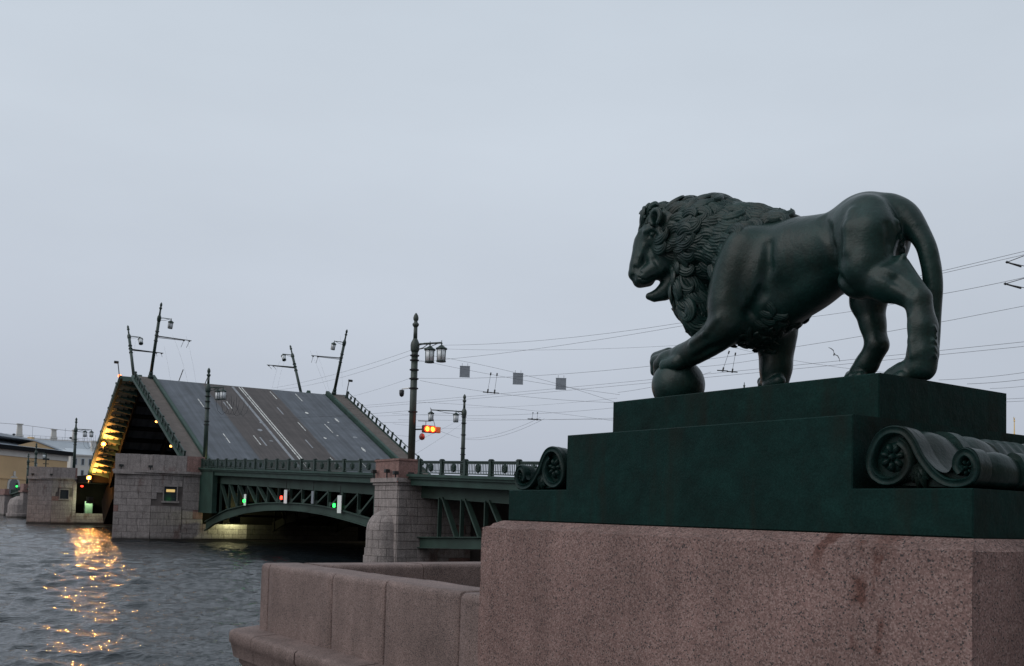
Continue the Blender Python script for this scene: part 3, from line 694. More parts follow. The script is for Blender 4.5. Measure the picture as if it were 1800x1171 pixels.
('c','mane',0.05,[2.228, -0.03, 1.157],0.105,[2.098, -0.013, 1.109],0.1022),
('c','mane',0.05,[2.098, -0.013, 1.109],0.1022,[1.975, 0.0, 1.065],0.098),
('c','mane',0.05,[1.975, 0.0, 1.065],0.098,[1.869, 0.002, 1.032],0.0898),
('c','mane',0.05,[1.869, 0.002, 1.032],0.0898,[1.776, 0.0, 1.006],0.08),
('c','mane',0.05,[1.776, 0.0, 1.006],0.08,[1.7, 0.0, 0.987],0.0701),
('c','mane',0.05,[1.7, 0.0, 0.987],0.0701,[1.629, 0.0, 0.971],0.06),
('e','mane',0.04,[2.493, -0.183, 1.165],(0.1, 0.1, 0.095),(0, 0)),
('e','head',0.03,[2.468, -0.156, 1.099],(0.14, 0.14, 0.14),(0, 0)),
('e','head',0.03,[2.465, -0.154, 0.936],(0.12, 0.12, 0.14),(0, 0)),
('c','head',0.025,[2.473, -0.243, 1.092],0.062,[2.515, -0.244, 0.985],0.052),
('c','head',0.015,[2.523, -0.266, 0.81],0.054,[2.444, -0.211, 0.869],0.062),
('e','head',0.008,[2.458, -0.275, 1.065],(0.022, 0.022, 0.02),(0, 0)),
('c','head',0.012,[2.534, -0.278, 1.098],0.024,[2.428, -0.261, 1.101],0.026),
('c','head',0.012,[2.428, -0.261, 1.101],0.026,[2.405, -0.242, 1.035],0.02),
('c','head',0.025,[2.554, -0.168, 1.123],0.062,[2.552, -0.21, 0.998],0.052),
('c','head',0.015,[2.574, -0.22, 0.826],0.054,[2.524, -0.136, 0.896],0.062),
('e','head',0.008,[2.588, -0.156, 1.114],(0.022, 0.022, 0.02),(0, 0)),
('c','head',0.012,[2.586, -0.232, 1.118],0.024,[2.575, -0.125, 1.157],0.026),
('c','head',0.012,[2.575, -0.125, 1.157],0.026,[2.558, -0.1, 1.092],0.02),
('c','head',0.02,[2.547, -0.241, 1.05],0.064,[2.569, -0.265, 0.897],0.058),
('c','head',0.015,[2.591, -0.245, 1.058],0.034,[2.588, -0.256, 1.012],0.034),
('c','head',0.015,[2.569, -0.265, 0.897],0.053,[2.58, -0.277, 0.843],0.051),
('c','head',0.012,[2.562, -0.258, 0.799],0.048,[2.531, -0.224, 0.807],0.048),
('c','head',0.02,[2.406, -0.09, 0.817],0.075,[2.453, -0.14, 0.734],0.056),
('c','head',0.012,[2.46, -0.148, 0.723],0.052,[2.498, -0.189, 0.698],0.036),
('c','head',0.006,[2.501, -0.192, 0.698],0.034,[2.522, -0.215, 0.698],0.024),
('c','cut',0.045,[1.249, -0.159, 0.928],0.016,[1.176, -0.212, 0.825],0.016),
('c','cut',0.045,[1.176, -0.212, 0.825],0.016,[1.145, -0.219, 0.725],0.016),
('c','cut',0.045,[1.145, -0.219, 0.725],0.016,[1.155, -0.175, 0.641],0.016),
('c','cut',0.03,[1.155, -0.174, 0.642],0.012,[1.046, -0.269, 0.539],0.012),
('c','cut',0.03,[1.046, -0.269, 0.539],0.012,[1.01, -0.249, 0.487],0.012),
('c','cut',0.05,[1.556, -0.223, 0.835],0.012,[1.553, -0.23, 0.703],0.012),
('c','cut',0.05,[1.553, -0.23, 0.703],0.012,[1.613, -0.212, 0.572],0.012),
('c','cut',0.05,[1.613, -0.212, 0.572],0.012,[1.711, -0.191, 0.483],0.012),
('c','cut',0.03,[0.826, -0.26, 0.546],0.012,[0.76, -0.227, 0.5],0.012),
('c','cut',0.03,[0.76, -0.227, 0.5],0.012,[0.681, -0.218, 0.433],0.012),
('c','cut',0.04,[0.818, -0.194, 0.791],0.01,[0.817, -0.164, 0.708],0.01),
('c','cut',0.04,[0.817, -0.164, 0.708],0.01,[0.803, -0.179, 0.624],0.01),
('c','body',0.05,[1.003, -0.228, 0.886],0.012,[0.997, -0.269, 0.797],0.012),
('c','body',0.05,[0.997, -0.269, 0.797],0.012,[0.994, -0.281, 0.679],0.012),
('c','body',0.03,[0.681, -0.21, 0.299],0.01,[0.674, -0.211, 0.188],0.01),
('c','body',0.03,[0.674, -0.211, 0.188],0.01,[0.661, -0.22, 0.117],0.01),
('c','body',0.03,[1.837, -0.312, 0.448],0.01,[1.941, -0.302, 0.382],0.01),
('c','body',0.03,[1.941, -0.302, 0.382],0.01,[2.084, -0.272, 0.343],0.01),
('c','cut',0.03,[1.823, -0.232, 0.321],0.01,[1.944, -0.256, 0.294],0.01),
('c','cut',0.03,[1.944, -0.256, 0.294],0.01,[2.079, -0.248, 0.257],0.01),
('e','body',0.006,[0.827, -0.12, 0.812],(0.018, 0.016, 0.022),(0, 0)),
('e','body',0.006,[0.826, -0.107, 0.78],(0.018, 0.016, 0.022),(0, 0)),
('e','body',0.006,[0.846, -0.058, 0.758],(0.018, 0.016, 0.022),(0, 0)),
('e','body',0.006,[0.866, -0.014, 0.735],(0.018, 0.016, 0.022),(0, 0)),
('e','body',0.006,[0.876, 0.01, 0.706],(0.018, 0.016, 0.022),(0, 0)),
('e','body',0.006,[0.766, -0.147, 0.624],(0.018, 0.016, 0.022),(0, 0)),
('c','body',0.006,[0.588, -0.171, 0.25],0.012,[0.581, -0.152, 0.23],0.006),
('c','body',0.006,[0.594, -0.163, 0.22],0.012,[0.582, -0.15, 0.199],0.006),
('c','body',0.006,[0.587, -0.172, 0.185],0.012,[0.583, -0.148, 0.167],0.006),
('c','body',0.006,[0.586, -0.173, 0.152],0.012,[0.58, -0.154, 0.132],0.006),
('c','body',0.006,[0.587, -0.172, 0.12],0.012,[0.583, -0.149, 0.1],0.006),
('c','cut',0.012,[2.446, -0.298, 1.055],0.015,[2.401, -0.288, 1.058],0.015),
('e','head',0.003,[2.428, -0.284, 1.058],(0.016, 0.016, 0.013),(0, 0)),
('c','head',0.012,[2.48, -0.302, 1.083],0.013,[2.424, -0.293, 1.097],0.013),
('c','head',0.012,[2.424, -0.293, 1.097],0.013,[2.371, -0.285, 1.073],0.013),
('c','head',0.012,[2.371, -0.285, 1.073],0.013,[2.345, -0.285, 1.029],0.013),
('c','cut',0.02,[2.465, -0.277, 0.984],0.01,[2.429, -0.267, 0.911],0.01),
('c','cut',0.02,[2.429, -0.267, 0.911],0.01,[2.394, -0.248, 0.854],0.01),
('c','head',0.02,[2.494, -0.291, 1.001],0.01,[2.518, -0.297, 0.94],0.01),
('c','head',0.02,[2.518, -0.297, 0.94],0.01,[2.536, -0.304, 0.885],0.01),
('c','cut',0.008,[2.55, -0.315, 0.872],0.007,[2.518, -0.315, 0.838],0.007),
('c','cut',0.008,[2.518, -0.315, 0.838],0.007,[2.497, -0.305, 0.825],0.007),
('c','cut',0.006,[2.564, -0.316, 0.819],0.008,[2.55, -0.315, 0.807],0.008),
('c','cut',0.006,[2.517, -0.315, 0.804],0.005,[2.481, -0.283, 0.781],0.005),
('c','cut',0.006,[2.481, -0.283, 0.781],0.005,[2.441, -0.249, 0.804],0.005),
('c','head',0.002,[2.513, -0.263, 0.792],0.01,[2.513, -0.263, 0.76],0.003),
('c','head',0.002,[2.5, -0.259, 0.796],0.01,[2.5, -0.259, 0.764],0.003),
('c','head',0.002,[2.481, -0.244, 0.805],0.01,[2.481, -0.244, 0.773],0.003),
('c','head',0.002,[2.51, -0.206, 0.703],0.009,[2.51, -0.206, 0.738],0.003),
('c','ear',0.006,[2.389, -0.323, 1.107],0.014,[2.401, -0.323, 1.123],0.014),
('c','ear',0.006,[2.401, -0.323, 1.123],0.014,[2.406, -0.322, 1.144],0.014),
('c','ear',0.006,[2.406, -0.322, 1.144],0.014,[2.402, -0.321, 1.165],0.014),
('c','ear',0.006,[2.402, -0.321, 1.165],0.014,[2.39, -0.321, 1.182],0.014),
('c','ear',0.006,[2.39, -0.321, 1.182],0.014,[2.373, -0.32, 1.191],0.014),
('c','ear',0.006,[2.373, -0.32, 1.191],0.014,[2.354, -0.32, 1.191],0.014),
('c','ear',0.006,[2.354, -0.32, 1.191],0.014,[2.337, -0.32, 1.182],0.014),
('c','ear',0.006,[2.337, -0.32, 1.182],0.014,[2.326, -0.32, 1.165],0.014),
('c','ear',0.006,[2.326, -0.32, 1.165],0.014,[2.322, -0.321, 1.144],0.014),
('c','ear',0.006,[2.322, -0.321, 1.144],0.014,[2.326, -0.322, 1.123],0.014),
('c','ear',0.006,[2.326, -0.322, 1.123],0.014,[2.339, -0.323, 1.107],0.014),
('c','ear',0.008,[2.389, -0.323, 1.107],0.013,[2.377, -0.255, 1.106],0.02),
('c','ear',0.008,[2.401, -0.323, 1.123],0.013,[2.383, -0.255, 1.114],0.02),
('c','ear',0.008,[2.406, -0.322, 1.144],0.013,[2.385, -0.255, 1.125],0.02),
('c','ear',0.008,[2.402, -0.321, 1.165],0.013,[2.384, -0.254, 1.135],0.02),
('c','ear',0.008,[2.39, -0.321, 1.182],0.013,[2.378, -0.254, 1.144],0.02),
('c','ear',0.008,[2.373, -0.32, 1.191],0.013,[2.369, -0.254, 1.148],0.02),
('c','ear',0.008,[2.354, -0.32, 1.191],0.013,[2.36, -0.254, 1.148],0.02),
('c','ear',0.008,[2.337, -0.32, 1.182],0.013,[2.351, -0.254, 1.144],0.02),
('c','ear',0.008,[2.326, -0.32, 1.165],0.013,[2.345, -0.254, 1.135],0.02),
('c','ear',0.008,[2.322, -0.321, 1.144],0.013,[2.344, -0.254, 1.125],0.02),
('c','ear',0.008,[2.326, -0.322, 1.123],0.013,[2.346, -0.255, 1.114],0.02),
('c','ear',0.008,[2.339, -0.323, 1.107],0.013,[2.352, -0.255, 1.106],0.02),
]
FACEC=[2.557, -0.253, 0.955]; HAIRZ=1.122; HAIRR=0.145; BALLC=[2.325, -0.14, 0.126]; EARC=[2.364, -0.322, 1.145]; MANEBACK=1.663
def rotm(yaw,pitch):
    a=radians(yaw);b=radians(pitch)
    return np.array([[cos(a),-sin(a),0],[sin(a),cos(a),0],[0,0,1]])@np.array([[cos(b),0,-sin(b)],[0,1,0],[sin(b),0,cos(b)]])
def d_cone(p,a,ra,b,rb):
    a=np.array(a);b=np.array(b);ba=b-a;l2=ba@ba;rr=ra-rb;a2=l2-rr*rr;il2=1/l2
    pa=p-a;y=pa@ba;z=y-l2
    q_=pa*l2-y[...,None]*ba;x2=(q_*q_).sum(-1);y2=y*y*l2;z2=z*z*l2
    k=np.sign(rr)*rr*rr*x2
    d=(np.sqrt(np.maximum(x2*a2*il2,0))+y*rr)*il2-ra
    m1=np.sign(z)*a2*z2>k
    d=np.where(m1,np.sqrt(x2+z2)*il2-rb,d)
    m2=(np.sign(y)*a2*y2<k)&~m1
    return np.where(m2,np.sqrt(x2+y2)*il2-ra,d)
def d_ell(p,c,r,rot):
    q_=(p-np.array(c))@rotm(*rot); r=np.array(r)
    k0=np.sqrt(((q_/r)**2).sum(-1));k1=np.sqrt(((q_/(r*r))**2).sum(-1))+1e-9
    return k0*(k0-1)/k1
def dprim(X,pr): return d_cone(X,*pr[3:7]) if pr[0]=='c' else d_ell(X,*pr[3:6])
def sdf_field(prims,lo,hi,h):
    n=[int(math.ceil((hi[i]-lo[i])/h))+1 for i in range(3)]; ax=[lo[i]+h*np.arange(n[i]) for i in range(3)]
    F=np.full(n,1.0,np.float32)
    for pr in prims:
        k=pr[2]
        if pr[0]=='c': r=max(pr[4],pr[6]); mn=np.minimum(pr[3],pr[5])-r; mx=np.maximum(pr[3],pr[5])+r
        else:
            e=np.array(pr[4]) if not any(pr[5]) else np.full(3,max(pr[4])); mn=np.array(pr[3])-e; mx=np.array(pr[3])+e
        pad=k+.06
        i0=[max(0,int((mn[i]-pad-lo[i])/h)) for i in range(3)];i1=[min(n[i],int((mx[i]+pad-lo[i])/h)+2) for i in range(3)]
        if any(i1[i]<=i0[i] for i in range(3)): continue
        X=np.stack(np.meshgrid(*[ax[i][i0[i]:i1[i]] for i in range(3)],indexing='ij'),-1)
        d=dprim(X,pr); sl=tuple(slice(i0[i],i1[i]) for i in range(3)); f=F[sl]
        if pr[1]=='cut':       # carved out
            hh=np.clip(.5-.5*(f+d)/k,0,1); F[sl]=f*(1-hh)+(-d)*hh+k*hh*(1-hh)
        else:
            hh=np.clip(.5+.5*(f-d)/k,0,1); F[sl]=f*(1-hh)+d*hh-k*hh*(1-hh)
    return F
def surface_nets(F,lo,h):
    S=F<0
    c=[S[i:S.shape[0]-1+i,j:S.shape[1]-1+j,k:S.shape[2]-1+k] for i in(0,1) for j in(0,1) for k in(0,1)]
    s=sum(x.astype(np.int8) for x in c); act=(s>0)&(s<8)
    idx=-np.ones(act.shape,np.int64); cells=np.argwhere(act); idx[act]=np.arange(len(cells))
    acc=np.zeros((len(cells),3));cnt=np.zeros(len(cells))
    for A in [(i,j,k) for i in(0,1) for j in(0,1) for k in(0,1)]:
        for d in range(3):
            if A[d]: continue
            Bo=list(A);Bo[d]=1
            fa=F[cells[:,0]+A[0],cells[:,1]+A[1],cells[:,2]+A[2]];fb=F[cells[:,0]+Bo[0],cells[:,1]+Bo[1],cells[:,2]+Bo[2]]
            mk=(fa<0)!=(fb<0);t=np.where(mk,fa/np.where(mk,fa-fb,1),0)
            pt=np.tile(np.array(A,float),(len(cells),1));pt[:,d]+=t
            acc[mk]+=pt[mk];cnt[mk]+=1
    V=(cells+acc/cnt[:,None])*h+np.array(lo); Q=[]
    for d in range(3):
        s0=[slice(1,-1)]*3;s1=[slice(1,-1)]*3;s0[d]=slice(0,-1);s1[d]=slice(1,None)
        a=S[tuple(s0)];b=S[tuple(s1)];e=np.argwhere(a!=b);flip=a[a!=b]
        o=np.array([1,1,1]);o[d]=0;e=e+o;u,v=[(1,2),(2,0),(0,1)][d]
        du=np.zeros(3,int);du[u]=1;dv=np.zeros(3,int);dv[v]=1
        g=lambda q_:idx[q_[:,0],q_[:,1],q_[:,2]]
        q_=np.stack([g(e-du-dv),g(e-dv),g(e),g(e-du)],1);q_[~flip]=q_[~flip][:,::-1];Q.append(q_)
    Q=np.concatenate(Q);return V,Q[(Q>=0).all(1)]
HV=.0085
lo_=(.45,-.5,0.0);hi_=(2.95,.5,1.45)
FF=sdf_field(LION,lo_,hi_,HV); FF[:,:,0]=1
LV,LQ=surface_nets(FF,lo_,HV)
# vertex normals from the field gradient
gx,gy,gz=np.gradient(FF,HV)
ci=np.clip(((LV-np.array(lo_))/HV).round().astype(int),0,np.array(FF.shape)-1)
LN=np.stack([gx[ci[:,0],ci[:,1],ci[:,2]],gy[ci[:,0],ci[:,1],ci[:,2]],gz[ci[:,0],ci[:,1],ci[:,2]]],1); LN/=np.linalg.norm(LN,axis=1,keepdims=True)+1e-9
def to_mesh(name,V,Q,mt,parent,smooth=True):
    V=V.copy(); V[:,1]*=-1
    mb=MB(); mb.v=[tuple(map(float,p)) for p in V]; mb.f=[tuple(int(i) for i in f[::-1]) for f in Q]
    return mb.build(name,mt,parent,smooth=smooth)
body=to_mesh('body',LV,LQ,M_LION,lion)
sm=body.modifiers.new('smooth','SMOOTH'); sm.factor=.5; sm.iterations=3
# ball under the paw
BR=.163; bc_=BALLC
mb=MB(); prof=[(max(.0005,BR*sin(a)),-BR*cos(a)) for a in np.linspace(.0,pi,25)]
mb.lathe([(r,z) for r,z in prof if z>-bc_[2]+.001] if bc_[2]<BR else prof,(bc_[0],-bc_[1],bc_[2]),36)
autosmooth(mb.build('ball',M_LION,lion),60)
# mane: carved locks laid over the neck, chest and belly
grp={}
for g in ('mane','head','belly','body'):
    d=np.full(len(LV),9.0)
    for pr in LION:
        if pr[1]==g: d=np.minimum(d,dprim(LV,pr))
    grp[g]=d
face=np.array(FACEC); hair_z=HAIRZ
is_m=(grp['mane']<.03)&(grp['mane']<grp['body']+.006)&(grp['head']>.012)&(LV[:,0]>MANEBACK)
is_h=(grp['head']<.02)&(np.linalg.norm(LV-face,axis=1)>HAIRR)&(LV[:,2]>hair_z)
is_b=(grp['belly']<.03)&(grp['belly']<grp['body']+.0)&(LN[:,2]<.12)&(LV[:,0]>1.60)
def poisson(mask,r,seed):
    g=np.random.default_rng(seed); ids=np.argwhere(mask)[:,0]; g.shuffle(ids); keep=[]; P=np.zeros((0,3))
    for i in ids:
        p=LV[i]
        if len(P)==0 or ((P-p)**2).sum(1).min()>r*r: keep.append(i); P=np.vstack([P,p])
    return keep
lk=MB()
ear=np.array(EARC)
def lock(i,L,Wd,H_,flow,g,curl):
    """one carved tuft: three to four grooved strands sharing an S-curve that hooks over at the tip"""
    p=LV[i].copy(); n=LN[i]; t=flow-n*(flow@n); t/=np.linalg.norm(t)+1e-9; b=np.cross(n,t)
    sg=1 if g.random()<.5 else -1; cv=curl*sg*(.75+.5*g.random()); ns,nc=11,17; nst=4
    V=[]; c=p-t*L*.15; ph=g.random()*.8
    for k in range(ns):
        s=k/(ns-1)
        ang=cv*(-.5+1.0*s+1.1*s**3)
        if k: c=c+(t*cos(ang)+b*sin(ang))*L/(ns-1)*1.1
        d=c-p; along=d@t; side=d@b
        lift=H_*(.05+.80*sin(pi*min(1,.08+.62*s))+.35*s*s)-.010
        cc=c-n*((along*along+side*side)/(2*.24))+n*lift
        wd=Wd*(.70+.30*sin(pi*min(1,.15+.5*s)))*(1-s**2.6)**.7+.0012
        tb=b*cos(ang)-t*sin(ang)
        for j in range(nc):
            u=-1+2*j/(nc-1)
            gro=abs(sin(u*pi*nst*.5+ph*s))
            hh=H_*(1-.45*s)*(math.sqrt(max(0,1-u*u))*.85-.30*(1-gro)**1.5*(1-u*u)-.42)
            V.append(cc+tb*u*wd+n*hh)
    F=[(k*nc+j,k*nc+j+1,(k+1)*nc+j+1,(k+1)*nc+j) for k in range(ns-1) for j in range(nc-1)]
    lk.add([(v[0],-v[1],v[2]) for v in V],F)
g=np.random.default_rng(11)
for i in poisson(is_m,.050,2):
    p=LV[i]; rad=p-face; dd=np.linalg.norm(rad); rad/=dd
    if np.linalg.norm(p-ear)<.085: continue
    low=max(0,min(1,(1.0-p[2])/.4)); big=min(1,max(0,(dd-.25)/.5))
    fl=rad*np.array([1.0,1.0,.8])+np.array([-.55,0,-.25])*(1-low)+np.array([-.1,0,-1.0])*low+.22*g.normal(size=3)
    lock(i,.115+.05*big+.045*g.random(),.030+.014*big+.008*g.random(),.023+.016*big+.010*g.random(),fl,g,1.15)
for i in poisson(is_h,.036,3):
    if np.linalg.norm(LV[i]-ear)<.075: continue
    rad=LV[i]-face; lock(i,.062+.02*g.random(),.023,.024,rad/np.linalg.norm(rad)+np.array([-.2,0,.2]),g,1.3)
for i in poisson(is_b,.043,4):
    lock(i,.085+.03*g.random(),.026,.020,np.array([-.55,0,-.75])+.25*g.normal(size=3),g,1.0)
mane=lk.build('mane',M_LION,lion,smooth=True)
mane.data.validate(); mane['kind']='stuff'
# ------------------------------------------------------------------ the drawbridge (X across, Y along, away from the near bank)
XN,XF=33.0,65.9                       # near and far railing planes
def rail_z(Y): return 7.45+.0306*(Y-50) if Y<=160 else 10.15-.042*(Y-200)
def cut_stone(parent,P0,U,Nn,u0,u1,z0,z1,proud,mt,name='stone'):
    """a dressed block on a wall face: P0 origin, U along, Nn outward"""
    c=.018; P0=Vector(P0);U=Vector(U);Nn=Vector(Nn)
    V=[P0+U*u+Nn*d+Vector((0,0,z)) for d,b in ((-.05,0),(proud-c*.6,0),(proud,c)) for u,z in ((u0+b,z0+b),(u1-b,z0+b),(u1-b,z1-b),(u0+b,z1-b))]
    F=[(0,1,5,4),(1,2,6,5),(2,3,7,6),(3,0,4,7),(4,5,9,8),(5,6,10,9),(6,7,11,10),(7,4,8,11),(8,9,10,11)]
    mb=MB(); mb.add(V,F); return mb.build(name,mt,parent)
def ashlar(parent,P0,U,Nn,L,z0,z1,ch,ln,mt,proud=.06,holes=(),seed=0,red=None):
    g=random.Random(seed); nc=max(1,round((z1-z0)/ch)); h=(z1-z0)/nc
    for r in range(nc):
        u=0.0; first=True
        while u<L-.05:
            w_=ln*g.uniform(.7,1.35)
            if first and r%2: w_*=.5
            first=False
            e=min(L,u+w_)
            if L-e<ln*.35: e=L
            za,zb=z0+r*h+.015,z0+(r+1)*h-.015
            if not any(u<hx1 and e>hx0 and za<hz1 and zb>hz0 for hx0,hx1,hz0,hz1 in holes):
                m_=mt if not red or g.random()>red else M_PIERRED
                cut_stone(parent,P0,U,Nn,u+.015,e-.015,za,zb,proud+g.uniform(-.006,.006),m_)
            u=e
def draw_pier(X0,Y0,ztop,label,seed):
    """big hollow pier of the opening span; shoulder of its nose at (X0,Y0); local origin there"""
    t=thing('bridge_pier',(X0,Y0,0),label,'pier','granite piers of the drawbridge')
    zc=ztop-2.0; xe=XN-X0+.35; tip=(-3.75,.9); back=14.5
    def inset(d): return [(d*.5,d),(xe,d),(xe,back-d),(.6+d*.5,back-d),(tip[0]+d*1.6,tip[1]+d*1.2)]
    mb=MB(); mb.prism(inset(.06),-1.2,zc); mb.build('core',M_JOINT,t,fix=True)
    # under the roadway: low ledge in front, wall behind
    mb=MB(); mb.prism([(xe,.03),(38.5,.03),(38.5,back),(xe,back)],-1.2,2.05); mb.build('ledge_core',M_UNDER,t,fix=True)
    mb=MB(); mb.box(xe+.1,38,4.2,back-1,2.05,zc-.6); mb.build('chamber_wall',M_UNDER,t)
    win=(1.35,2.75,4.55,6.15)
    d1=Vector((tip[0],tip[1],0)); L1=d1.length; U1=-d1.normalized(); n1=Vector((-.232,-.973,0))
    ashlar(t,(tip[0],tip[1],0),U1,n1,L1,1.05,zc,.76,1.35,M_PIER,seed=seed,red=.02)
    ashlar(t,(0,0,0),(1,0,0),(0,-1,0),3.35,1.05,zc,.76,1.3,M_PIER,holes=[win],seed=seed+1,red=.03)
    ashlar(t,(3.42,0,0),(1,0,0),(0,-1,0),xe-3.42,2.6,zc,.95,1.2,M_PIER,proud=.0,seed=seed+2,red=.04)
    ashlar(t,(xe,0,0),(1,0,0),(0,-1,0),5.2,.35,2.05,.56,1.25,M_PIER,proud=.02,seed=seed+3)
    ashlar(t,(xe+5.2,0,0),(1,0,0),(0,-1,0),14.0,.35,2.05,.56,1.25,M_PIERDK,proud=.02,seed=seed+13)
    ashlar(t,(3.42,0,0),(1,0,0),(0,-1,0),xe-3.42,.35,2.55,.56,1.25,M_PIER,proud=.02,seed=seed+9)
    # battered footing course
    ashlar(t,(tip[0],tip[1],0),U1,n1,L1,.30,1.05,.75,1.3,M_PIER,proud=.20,seed=seed+4)
    ashlar(t,(0,0,0),(1,0,0),(0,-1,0),3.45,.30,1.05,.75,1.3,M_PIER,proud=.20,seed=seed+5)
    mb=MB(); o_=[(.0,-.16),(38.5,-.16),(38.5,.1),(0,.1)]; mb.prism(o_,-1.2,.30); mb.prism([(tip[0]-.1,tip[1]-.15),(0,-.19),(0.2,.1),(tip[0]+.2,tip[1]+.2)],-1.2,.30); mb.build('waterline_course',M_WET,t,fix=True)
    # window
    if True:
        mb=MB(); x0,x1,z0,z1=win; mb.box(x0-.1,x0,-.10,.1,z0,z1); mb.box(x1,x1+.1,-.10,.1,z0,z1); mb.box(x0-.1,x1+.1,-.10,.1,z1,z1+.22); mb.box(x0-.25,x1+.25,-.2,.1,z0-.22,z0)
        wn=mb.build('window',M_PIER,t)
        mb=MB(); mb.box(x0,x1,.02,.05,z0,z1); mb.build('pane',M_WINDOW,wn)
        if seed<50:
            mb=MB(); mb.box(x0+.25,x1-.2,.012,.018,z1-.6,z1-.3); mb.build('pane_reflection',emit('pane_reflection_glow',(1,.68,.25),.55),wn)  # yellow reflection on the pane, painted as a glowing patch
    # cornice and parapet blocks
    P_=[(tip[0]-.35,tip[1]-.32),(-.03,-.42),(xe+.0,-.42),(xe,.3),(.1,.3),(tip[0]+.2,tip[1]+.35)]
    mb=MB(); mb.prism(P_,zc,zc+.28); mb.prism([(x*.985,y*.6+.05) for x,y in P_],zc-.22,zc-.002); mb.build('cornice',M_PIER,t,fix=True)
    Pp=[(tip[0]-.05,tip[1]),(0,.0)]
    U=(Vector((*Pp[1],0))-Vector((*Pp[0],0))); L_=U.length; U.normalize()
    n_=Vector((U.y,-U.x,0))
    for k in range(3):
        a=L_*k/3+.01; b=L_*(k+1)/3-.01; q0=Vector((*Pp[0],0))
        mb=MB(); c4=[q0+U*a,q0+U*b,q0+U*b-n_*.55,q0+U*a-n_*.55]; mb.hexa([(p.x,p.y,zc+.28) for p in c4]+[(p.x,p.y,ztop+.02*(k%2)) for p in c4]); mb.build('parapet_block',M_PIER,t)
    e=[.02,1.3,2.6,3.75,xe]
    for k in range(4):
        mb=MB(); mb.box(e[k]+.01,e[k+1]-.01,-.02,.55,zc+.28,ztop+.03); mb.build('parapet_block',M_PIERRED if k==3 else M_PIER,t)
    # small floodlights on the cornice
    for x in (-3.2,-.3):
        mb=MB(); yy=-.30 if x>-1 else .55
        mb.box(x-.22,x+.22,yy-.12,yy+.12,zc+.55,zc+.80); mb.box(x-.05,x+.05,yy-.05,yy+.05,zc+.28,zc+.55); mb.build('floodlight',M_BLACK,t)
    return t
draw_pier(27.6,117.0,9.62,'nearer big granite drawbridge pier with a painted reflection on its small window and brown stains',10)
draw_pier(29.3,196.5,10.1,'farther granite drawbridge pier beyond the open leaves, left of the tall near pier',60)

def stain_patch(): pass

